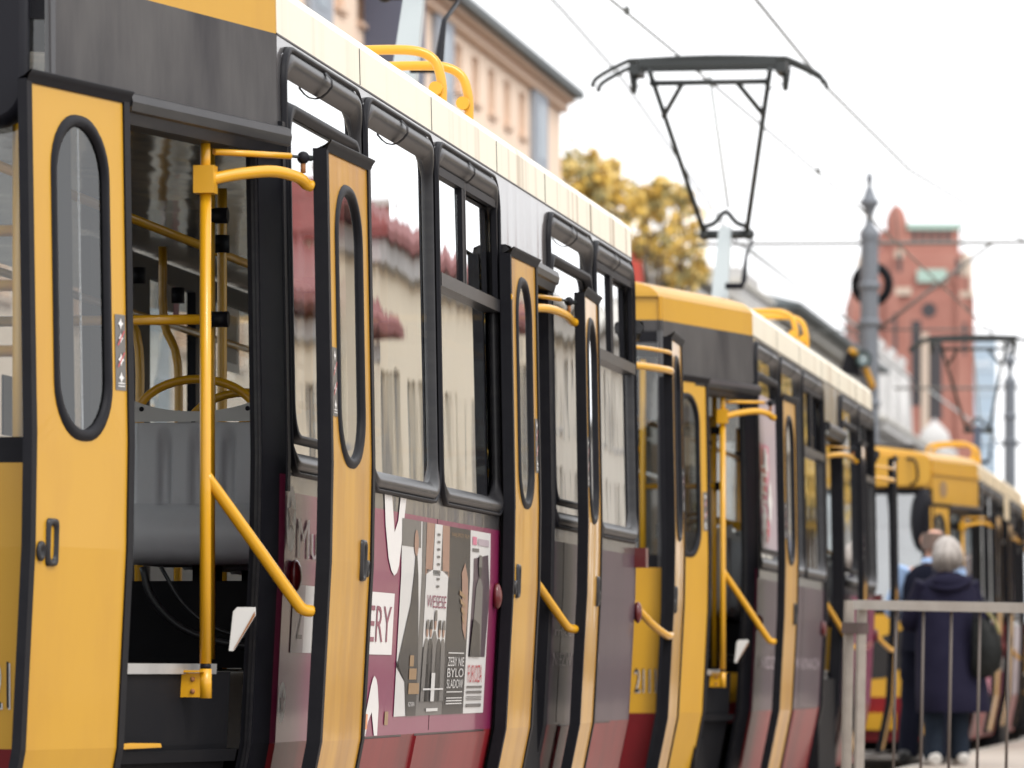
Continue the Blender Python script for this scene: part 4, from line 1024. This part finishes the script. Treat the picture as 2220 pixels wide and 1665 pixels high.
# ------------------------------------------------------------------ brick church tower and glass tower
ZC = 400; k_ = ZC/11550
g = at(1980, 1465, ZC); ch = empty("church_tower", (g.x, g.y, 0), "red brick church tower with a round topped turret and green copper parts", "church", rz=R(VIEW_YAW))
def X(px): return (px - 1980)*k_
def Z(py): return .95 + (1465 - py)*k_
b = MB()
b.box(X(1848), X(2112), 0, 9, 0, Z(650), BRICK)
b.hexa([(X(1848), 0, Z(650)), (X(2112), 0, Z(650)), (X(2112), 9, Z(650)), (X(1848), 9, Z(650)), (X(1878), .6, Z(545)), (X(2092), .6, Z(545)), (X(2092), 8, Z(545)), (X(1878), 8, Z(545))], BRICK)
b.box(X(1915), X(2082), .9, 7.5, Z(545), Z(496), BRICK)
for px in (1858, 1935, 2088): b.box(X(px - 14), X(px + 14), -.35, .01, 0, Z(600), BRICK)
b.build("wall", ch)
b = MB(); b.lathe(X(1946), 1.2, [(.75, Z(560)), (.75, Z(500)), (.8, Z(475)), (.6, Z(456)), (.3, Z(444)), (0, Z(440))], BRICK, 14)
b.build("turret", ch)
for px in (1872, 2095):
    b = MB(); b.lathe(X(px), .2, [(.5, Z(640)), (.5, Z(570)), (.3, Z(552)), (0, Z(545))], STONE, 10); b.build("pinnacle", ch)
b = MB(); b.box(X(1968), X(2085), .7, 7.6, Z(496), Z(482), COPPER); b.box(X(1988), X(2052), -.25, 0, Z(612), Z(584), COPPER); b.build("copper_roof", ch)
def opening(fn):
    b = MB(); fn(b); b.build("belfry_opening", ch)
for px in (1985, 2003, 2021, 2039, 2057): opening(lambda b: b.box(X(px - 5), X(px + 5), .86, .9, Z(520), Z(498), BRICKD))
for a, c, lo, hi in ((1976, 1997, 880, 695), (2014, 2042, 910, 730)): opening(lambda b: b.box(X(a), X(c), -.02, 0, Z(lo), Z(hi), BRICKD))
opening(lambda b: b.tube([(X(2014), -.06, Z(672)), (X(2014), 0, Z(672))], .55, BRICKD, 20))
for px, a, c in ((1950, 560, 590), (1862, 700, 780), (2090, 700, 770), (1940, 680, 760), (2075, 560, 600)): opening(lambda b: b.box(X(px - 4), X(px + 4), -.37, -.35, Z(c), Z(a), BRICKD))
for a, c, d0, lo, hi in ((1940, 1975, -.38, 640, 624), (2080, 2112, -.38, 645, 632), (1940, 1958, -.38, 560, 543), (1997, 2013, -.2, 1000, 722)):
    b = MB(); b.box(X(a), X(c), d0, 0, Z(lo), Z(hi), STONE); b.build("stone_trim", ch)
g = at(2136, 1465, 620); tw_ = empty("office_tower", (g.x, g.y, 0), "pale blue glass office tower right of the church with a white sign", "tower", rz=R(VIEW_YAW))
k2 = 620/11550
b = MB(); b.box(-28*k2, 24*k2, 0, 12, 0, .95 + (1465 - 735)*k2, TOWG); b.build("glass_body", tw_)
TBM = mat("tower_band", (.55, .62, .68), .5)
for i in range(14):
    b = MB(); b.box(-28*k2, 24*k2, -.12, -.0, 4 + i*2.7, 4.25 + i*2.7, TBM); b.build("floor_band", tw_)
b = MB(); sg = Seg((0, -.2), (1, 0), 1, prof=False); letter(b, sg, "wh", -22*k2, 12*k2, .95 + (1465 - 795)*k2, .95 + (1465 - 778)*k2, mat("white_sign", (.9, .9, .9), .6)); b.build("sign_letters", tw_)

# ------------------------------------------------------------------ masts, arms, wires
def mast(x, y, label):
    root = empty("catenary_mast", (x, y, 0), label, "mast", "grey ornamental masts between the tracks")
    m = MB(); m.lathe(0, 0, [(.26, 0), (.26, .5), (.2, .7), (.155, .9), (.145, 3), (.135, 7.0), (.13, 7.4)], MASTM, 8)
    for z in (1.2, 3.2, 5.0, 6.2, 6.75): m.lathe(0, 0, [(.13, z - .06), (.165, z - .04), (.165, z + .04), (.13, z + .06)], MASTM, 12)
    m.build("post", root)
    f = MB(); f.lathe(0, 0, [(.13, 7.4), (.15, 7.48), (.15, 7.55), (.07, 7.66), (.055, 7.78), (.10, 7.92), (.15, 7.97), (.15, 8.01), (.10, 8.06), (.075, 8.14), (.05, 8.2), (.03, 8.26), (.05, 8.31), (.055, 8.36), (.035, 8.42), (0, 8.46)], MASTM, 14); f.build("finial", root)
    a = MB(); a.tube([(-2.6, 0, 7.40), (2.6, 0, 7.37)], .028, TUBEM, 8); a.build("cross_arm", root)
    for sx in (-1, 1):
        d = MB(); d.tube([(sx*1.82, 0, 7.36), (sx*.13, 0, 6.1)], .024, TUBEM if sx > 0 else PGREY, 8); d.build("strut", root)
    w_ = MB(); w_.tube([(.12, 0, 6.1), (2.5, 0, 6.08)], .014, WIREM, 6); w_.tube([(-.12, 0, 6.1), (-1.4, 0, 6.06)], .012, WIREM, 6); w_.build("steady_arm", root)
    return root
mast(-3.22, 79.2, "grey ornamental mast with a cable coil, left of the church tower")
mast(-3.22, 119.5, "second grey ornamental mast at the right edge of the view")
co = MB(); rows = []
for i in range(32):
    a = 2*math.pi*i/32; r0 = .25; rows.append([Vector((-3.2 + (r0 + .07*math.cos(b_))*math.cos(a), 79.42 + .05*math.sin(b_), 6.79 + (r0*1.08 + .07*math.cos(b_))*math.sin(a))) for b_ in [2*math.pi*j/8 for j in range(8)]])
rows.append(rows[0]); co.grid(rows, RUB, closed=True)
co.build("cable_coil", label="black coil of spare cable hung on the mast", cat=None); bpy.data.objects["cable_coil"]["category"] = "cable coil"
# round lamp on a yellow bent arm over the second car's roof
sg = empty("signal_lamp", at(1872, 778, 78.75), "round dark green lamp on a yellow bent arm, at the foot of the mast", "signal lamp", rz=R(VIEW_YAW))
l = MB(); sg.scale = (1.3,)*3
l.lathe(0, 0, [(0, 0)], BLK, 3) if False else None
def disc_ring(mb, r_list, m, n=20):
    mb.grid([[(r*math.cos(2*math.pi*i/n), y, r*1.12*math.sin(2*math.pi*i/n)) for i in range(n)] for r, y in r_list], m, closed=True)
disc_ring(l, [(.055, .0), (.062, -.06), (.085, -.08), (.09, -.04), (.09, .10), (.05, .16), (.001, .16)], mat("dark_green_enamel", (.012, .04, .04), .35)); l.build("lamp_housing", sg)
l = MB(); disc_ring(l, [(.056, -.02), (.03, -.03), (.001, -.035)], mat("pale_lens", (.45, .55, .58), .2)); l.build("lens", sg)
l = MB(); l.tube(smooth_path([(-.14, .06, .11), (-.05, .12, .03), (.03, .14, -.10), (.11, .2, -.28), (.12, .26, -.31)], 4), .035, YTUBE, 8); l.build("bent_arm", sg)
l = MB(); l.hexa([(-.26, .1, -.14), (-.02, .1, -.2), (-.02, .3, -.2), (-.26, .3, -.14), (-.19, .1, .10), (-.06, .1, .09), (-.06, .3, .09), (-.19, .3, .10)], BLK); l.build("lamp_shade", sg)

def wire(label, pts, r=.011):
    w_ = MB(); w_.tube(pts, r, WIREM, 5); o = w_.build("overhead_wire"); tag(o, label, "wire", "overhead wires of the tramway"); return o
wire("contact wire running over the raised pantograph", [(-2.0, -10, 5.47), (-1.53, 35.2, 5.47), (-1.43, 38.6, 5.46), (-1.22, 47.7, 5.46), (-1.13, 51.8, 5.46), (-.82, 79, 5.47), (-1.4, 119, 5.47), (-1.2, 200, 5.47)])
wire("upper carrying wire right of the raised pantograph", [(-1.6, 0, 7.3), (-1.42, 30, 6.75), (-1.37, 43.6, 6.5), (-1.33, 50, 6.47), (-1.2, 59, 6.55), (-.85, 68, 6.8), (-.8, 79, 7.3), (-1.2, 100, 6.5), (-1.2, 119, 7.3), (-1.2, 200, 7)], .017)
wire("carrying wire of the far track left of the raised pantograph", [(-5.2, 20, 9.2), (-5.2, 60, 8.5), (-5.2, 65, 8.35), (-5.2, 79, 7.42), (-5.2, 119, 7.4)], .020)
wire("contact wire of the far track low behind the mast", [(-5.4, 0, 5.6), (-5.1, 79, 5.6), (-5.3, 119, 5.6), (-5.2, 200, 5.6)])
for y, x, zt in ((47.7, -1.22, 6.48), (57.5, -1.2, 6.53), (36, -1.5, 6.63), (66, -.97, 6.74)):
    d = MB(); d.tube([(x + .0, y, 5.46), (x - .1, y, zt)], .006, WIREM, 5); d.box(x - .018, x + .018, y - .02, y + .02, 5.45, 5.50, WIREM)
    tag(d.build("wire_dropper"), "thin dropper between the carrying wire and the contact wire", "dropper", "wire droppers")

# ------------------------------------------------------------------ railing on the platform
Lp = at(1846, 1311, 27.0); Rp = at(2220, 1321, 25.4)
U = (Rp - Lp); U.z = 0; U.normalize(); lean = .038
fe = empty("railing", (Lp.x, Lp.y, .25), "leaning grey steel railing on the platform at the lower right", "railing")
UP = (Vector((0, 0, 1)) + U*lean).normalized(); AL = (U - Vector((0, 0, 1))*lean*.55).normalized(); NN = AL.cross(UP)
O = Vector((0, 0, 0)); H = Lp.z - .25
def fb(name, a0, a1, h0, h1, th, m, d=0):
    x = MB(); q = []
    for h in (h0, h1):
        for a, s in ((a0, -1), (a1, -1), (a1, 1), (a0, 1)): q.append(O + AL*a + UP*h + NN*(s*th/2 + d))
    x.hexa(q, m); return x.build(name, fe)
px2m = 27/11550
fb("top_rail", .03, 2.55, H - .024, H + .024, .05, FENM)
fb("post", -.08, -.05, -.0, H + .022, .045, FENP); fb("post", .055, .085, .0, H - .026, .045, FENP)
fb("post", 2.45, 2.55, 0, H - .025, .03, FENP)
fb("clamp_bracket", -.085, .09, H - .145, H - .09, .062, mat("brown_bracket", (.09, .06, .055), .6))
fb("bottom_rail", .10, 2.45, .10, .13, .03, FENP)
FL = (Rp - Lp).length / 374
for i in range(9):
    a = FL*93 + FL*60.5*i
    if a > 2.4: break
    x = MB(); x.tube([O + AL*a + UP*.131, O + AL*a + UP*(H - .025)], .0075, BARM, 8); x.build("bar", fe)

# ------------------------------------------------------------------ people
def skin(name, J, B, m, parent, sub=1):
    """J: name -> (position, radius or (rx, ry)); B: pairs. One continuous skinned surface."""
    ks = list(J); me = bpy.data.meshes.new(name)
    me.from_pydata([J[k][0] for k in ks], [(ks.index(a), ks.index(b)) for a, b in B], [])
    o = bpy.data.objects.new(name, me); COL.objects.link(o)
    md = o.modifiers.new("skin", 'SKIN'); md.use_smooth_shade = True
    for i, k in enumerate(ks):
        r = J[k][1]; r = r if isinstance(r, tuple) else (r, r)
        me.skin_vertices[0].data[i].radius = r; me.skin_vertices[0].data[i].use_root = (i == 0)
    s = o.modifiers.new("sub", 'SUBSURF'); s.levels = sub; s.render_levels = sub
    dg = bpy.context.evaluated_depsgraph_get(); nm = bpy.data.meshes.new_from_object(o.evaluated_get(dg))
    nm.materials.clear(); nm.materials.append(m)
    for p in nm.polygons: p.use_smooth = True
    bpy.data.objects.remove(o); bpy.data.meshes.remove(me); nm.name = name
    r = bpy.data.objects.new(name, nm); COL.objects.link(r); r.parent = parent; return r
SKINM = mat("skin", (.52, .29, .21), .5, noise=(8, .3, (.46, .22, .17)))
def hand(J, B, w, d, tag_, wr):
    """palm, four fingers and a thumb growing from the wrist w in direction d"""
    w = Vector(w); d = Vector(d).normalized(); s = d.cross(Vector((0, 1, .2))).normalized(); n = d.cross(s)
    J[tag_ + 'p'] = (w + d*.05, (.036, .017)); B.append((wr, tag_ + 'p'))
    for i, (o_, l) in enumerate(((-.027, .06), (-.009, .07), (.009, .066), (.027, .052))):
        a, b, c = f"{tag_}f{i}a", f"{tag_}f{i}b", f"{tag_}f{i}c"
        J[a] = (w + d*.092 + s*o_, .0095); J[b] = (w + d*(.092 + l*.55) + s*o_ + n*.012, .0085); J[c] = (w + d*(.092 + l*.9) + s*o_ + n*.034, .007)
        B += [(tag_ + 'p', a), (a, b), (b, c)]
    J[tag_ + 't1'] = (w + d*.045 - s*.042, .011); J[tag_ + 't2'] = (w + d*.085 - s*.055 + n*.012, .009); B += [(tag_ + 'p', tag_ + 't1'), (tag_ + 't1', tag_ + 't2')]
def figure(label, loc, rz, elbows, wrists, hair_fn, trousers, shoem, top, scale=1.0):
    p = empty("person", loc, label, "person", rz=rz); p.scale = (scale,)*3
    J = {'pel': ((0, 0, .93), (.15, .11)), 'waist': ((0, 0, 1.1), (.13, .10)), 'chest': ((0, 0, 1.3), (.155, .11)), 'neck0': ((0, .0, 1.44), .065), 'neck': ((0, .015, 1.51), .056),
         'jaw': ((0, .035, 1.575), (.066, .072)), 'head': ((0, .03, 1.65), (.078, .092)), 'crown': ((0, .02, 1.725), (.062, .07)), 'nose': ((0, .135, 1.625), .012), 'chin': ((0, .1, 1.56), .03)}
    B = [('pel', 'waist'), ('waist', 'chest'), ('chest', 'neck0'), ('neck0', 'neck'), ('neck', 'jaw'), ('jaw', 'head'), ('head', 'crown'), ('head', 'nose'), ('jaw', 'chin')]
    for s, n in ((-1, 'l'), (1, 'r')):
        J['sh'+n] = ((s*.185, 0, 1.40), .06); J['el'+n] = (elbows[n], .042); J['wr'+n] = (wrists[n], (.028, .022))
        B += [('chest', 'sh'+n), ('sh'+n, 'el'+n), ('el'+n, 'wr'+n)]
        hand(J, B, wrists[n], Vector(wrists[n]) - Vector(elbows[n]), n, 'wr'+n)
        J['hip'+n] = ((s*.09, 0, .88), .085); J['kn'+n] = ((s*.095, .02, .48), .058); J['an'+n] = ((s*.1, 0, .09), .04); J['toe'+n] = ((s*.11, .16, .04), (.038, .028))
        B += [('pel', 'hip'+n), ('hip'+n, 'kn'+n), ('kn'+n, 'an'+n), ('an'+n, 'toe'+n)]
    skin("body", J, B, SKINM, p)
    for s in (-1, 1):
        e = MB(); e.ball((s*.083, .0, 1.635), (.014, .024, .036), SKINM, 8); e.build("ear", p)
        e = MB(); e.ball((s*.033, .108, 1.652), .012, INK, 6); e.build("eye", p)
        L = MB(); L.tube(smooth_path([(s*.085, 0, .93), (s*.095, .01, .7), (s*.1, .02, .48), (s*.105, 0, .25), (s*.11, .0, .05)], 4), [.115]*3 + [.105]*3 + [.09]*3 + [.08]*3 + [.078]*5, trousers, 14); L.build("trouser_leg", p)
        h = MB(); h.tube(smooth_path([(s*.115, -.09, .04), (s*.115, -.02, .06), (s*.115, .08, .05), (s*.12, .19, .035)], 4), [.03, .05, .055, .055, .055, .055, .052, .05, .048, .047, .045, .042, .025], shoem, 12); h.build("shoe", p)
    m_ = MB(); m_.tube([(-.022, .118, 1.588), (.022, .118, 1.588)], .005, PINK, 5); m_.build("mouth", p)
    hair_fn(p); top(p, J); return p
def loft(mb, rings, m, n=24):
    rows = []
    for z, rx, ry, cx, cy in rings:
        rows.append([(cx + rx*math.copysign(abs(math.cos(a))**.85, math.cos(a)), cy + ry*math.copysign(abs(math.sin(a))**.85, math.sin(a)) + .008*math.sin(5*a + z*9), z) for a in [2*math.pi*k/n for k in range(n)]])
    mb.grid(rows, m, closed=True)
COAT = mat("navy_coat", (.011, .010, .026), .85, spec=.15, noise=(6, .5, (.02, .019, .04)))
JEAN = mat("dark_blue_denim", (.012, .018, .03), .85, spec=.15, noise=(8, .5, (.024, .034, .05)))
VEST = mat("dark_vest", (.007, .008, .017), .85, spec=.1); SHIRT = mat("light_blue_shirt", (.32, .46, .70), .7, noise=(7, .5, (.22, .33, .55)))
HAIRW = mat("grey_white_hair", (.46, .42, .39), .6, noise=(14, .9, (.14, .115, .10), (1, 1, .35))); HAIRD = mat("brown_grey_hair", (.16, .11, .09), .7)
WSHOE = mat("white_trainers", (.62, .60, .57), .6, noise=(12, .5, (.3, .28, .26))); BSHOE = mat("black_shoes", (.015, .015, .016), .5)
def hair_w(p):
    h = MB(); rnd = random.Random(2); rows = []
    for i in range(15):
        t = i/14*math.pi*.80
        rows.append([((.112 + .012*(i > 8))*math.sin(t)*math.cos(a)*(1 + .06*math.sin(7*a + i*.4)), -.005 + .128*math.sin(t)*math.sin(a)*(1 + .05*math.sin(5*a)) - (.05 if math.sin(a) > .4 else 0)*math.sin(t), 1.655 + .135*math.cos(t) - (.03*max(0, i - 9)/5)) for a in [2*math.pi*k/28 for k in range(28)]])
    h.grid(rows, HAIRW, closed=True)
    for k in range(60):
        a = rnd.uniform(math.pi, 2*math.pi); x, y = .115*math.cos(a), -.005 + .13*math.sin(a)
        h.tube([(x*.8, y*.8, 1.73), (x*1.05, y*1.05, 1.64), (x*1.02 + rnd.uniform(-.02, .02), y*1.0, 1.53 + rnd.uniform(-.02, .03))], [.008, .008, .002], HAIRW, 4)
    h.tube([(.10, -.02, 1.60), (.15, -.03, 1.61), (.2, -.02, 1.635)], [.008, .005, .001], HAIRW, 4)
    h.build("hair", p)
def hair_m(p):
    h = MB(); rows = []
    for i in range(7):
        z = 1.57 + .02*i; rows.append([(.084*math.cos(a), .012 + .094*math.sin(a), z) for a in [math.pi*(1.0 - .08) + (math.pi*1.16)*k/14 for k in range(15)]])
    h.grid(rows, HAIRD); h.build("hair", p)
def top_w(p, J):
    c = MB()
    loft(c, [(.415, .285, .225, .055, -.02), (.43, .295, .232, .055, -.02), (.6, .282, .222, .04, -.015), (.78, .262, .205, .02, -.01), (.95, .25, .19, .005, 0), (1.1, .24, .175, 0, 0), (1.25, .25, .17, 0, 0), (1.37, .238, .15, 0, -.005), (1.435, .19, .13, 0, -.01), (1.475, .12, .11, 0, -.01), (1.51, .085, .09, 0, .0)], COAT)
    c.build("coat", p)
    for n in 'lr':
        a, b, w_ = (Vector(J[k+n][0]) for k in ('sh', 'el', 'wr'))
        s = MB(); s.tube(smooth_path([a + (a - b)*.08, a, a.lerp(b, .5), b, b.lerp(w_, .5), w_], 4), [.05] + [.088]*4 + [.082]*6 + [.075]*6 + [.062]*4, COAT, 14); s.build("coat_sleeve", p)
    h = MB(); h.ball((.0, -.12, 1.425), (.165, .075, .075), COAT, 12); h.tube(smooth_path([(-.17, -.10, 1.40), (-.09, -.185, 1.375), (.03, -.19, 1.39), (.13, -.15, 1.44), (.17, -.06, 1.47)], 4), .022, COAT, 8); h.build("hood", p)
def top_m(p, J):
    c = MB(); loft(c, [(.82, .20, .15, 0, 0), (.95, .195, .15, 0, 0), (1.1, .185, .14, 0, 0), (1.28, .205, .145, 0, 0), (1.38, .19, .12, 0, 0), (1.44, .12, .10, 0, 0), (1.46, .075, .08, 0, 0)], VEST); c.build("vest", p)
    for n in 'lr':
        a, b, w_ = (Vector(J[k+n][0]) for k in ('sh', 'el', 'wr'))
        s = MB(); s.tube(smooth_path([a + (a - b)*.1, a, a.lerp(b, .5), b, b.lerp(w_, .5), w_], 4), [.05] + [.076]*4 + [.07]*6 + [.06]*6 + [.05]*4, SHIRT, 14); s.build("shirt_sleeve", p)
    k = MB(); k.tube([(0, .0, 1.455), (0, .01, 1.495)], [.085, .072], SHIRT, 12, cap=False); k.build("collar", p)
g = at(2052, 1652, 41.5)
figure("person in a long navy coat with grey white hair, standing at the platform edge", (g.x, g.y, .25), R(24), {'l': (-.27, .10, 1.13), 'r': (.285, .03, 1.12)}, {'l': (-.14, .27, 1.1), 'r': (.33, .10, .93)}, hair_w, JEAN, WSHOE, top_w, 1.0)
g2 = at(1998, 1652, 42.3)
man = figure("balding person in a dark vest and light blue shirt, facing away beside the coat wearer", (max(.07, g2.x), g2.y, .25), R(-12), {'l': (-.29, .02, 1.12), 'r': (.27, .1, 1.12)}, {'l': (-.22, .24, 1.06), 'r': (.12, .3, 1.12)}, hair_m, VEST, BSHOE, top_m, 1.085)
man.rotation_euler = (0, R(3), R(-12))
hw = at(2140, 1395, 41.3)
bagm = mat("black_glossy_bag", (.007, .008, .008), .5, spec=.2, noise=(18, .5, (.02, .021, .02)), bump=(9, .6))
bg_ = empty("handbag", (hw.x, hw.y, hw.z - .26), "shapeless black handbag hanging at the coat wearer's right side", "handbag", rz=R(VIEW_YAW))
b = MB(); rows = []
for z, rx, ry, cx in ((0, .03, .03, -.03), (.015, .08, .05, -.03), (.08, .115, .075, -.01), (.2, .125, .085, .0), (.32, .11, .07, -.01), (.40, .085, .045, -.03), (.45, .06, .03, -.05)):
    rows.append([(cx + rx*math.cos(a)*(1 + .06*math.sin(4*a + z*20)), ry*math.sin(a), z + .01*math.sin(3*a)) for a in [2*math.pi*k/20 for k in range(20)]])
b.grid(rows, bagm, closed=True); b.build("pouch", bg_)
b = MB(); b.tube(smooth_path([(-.1, 0, .40), (-.09, .0, .52), (-.05, 0, .58), (0, 0, .50), (.03, 0, .40)], 5), .012, bagm, 6); b.tube(smooth_path([(-.02, -.04, .52), (.05, -.06, .44), (.09, -.07, .34)], 4), .012, mat("olive_strap", (.25, .22, .09), .7), 6); b.build("strap", bg_)
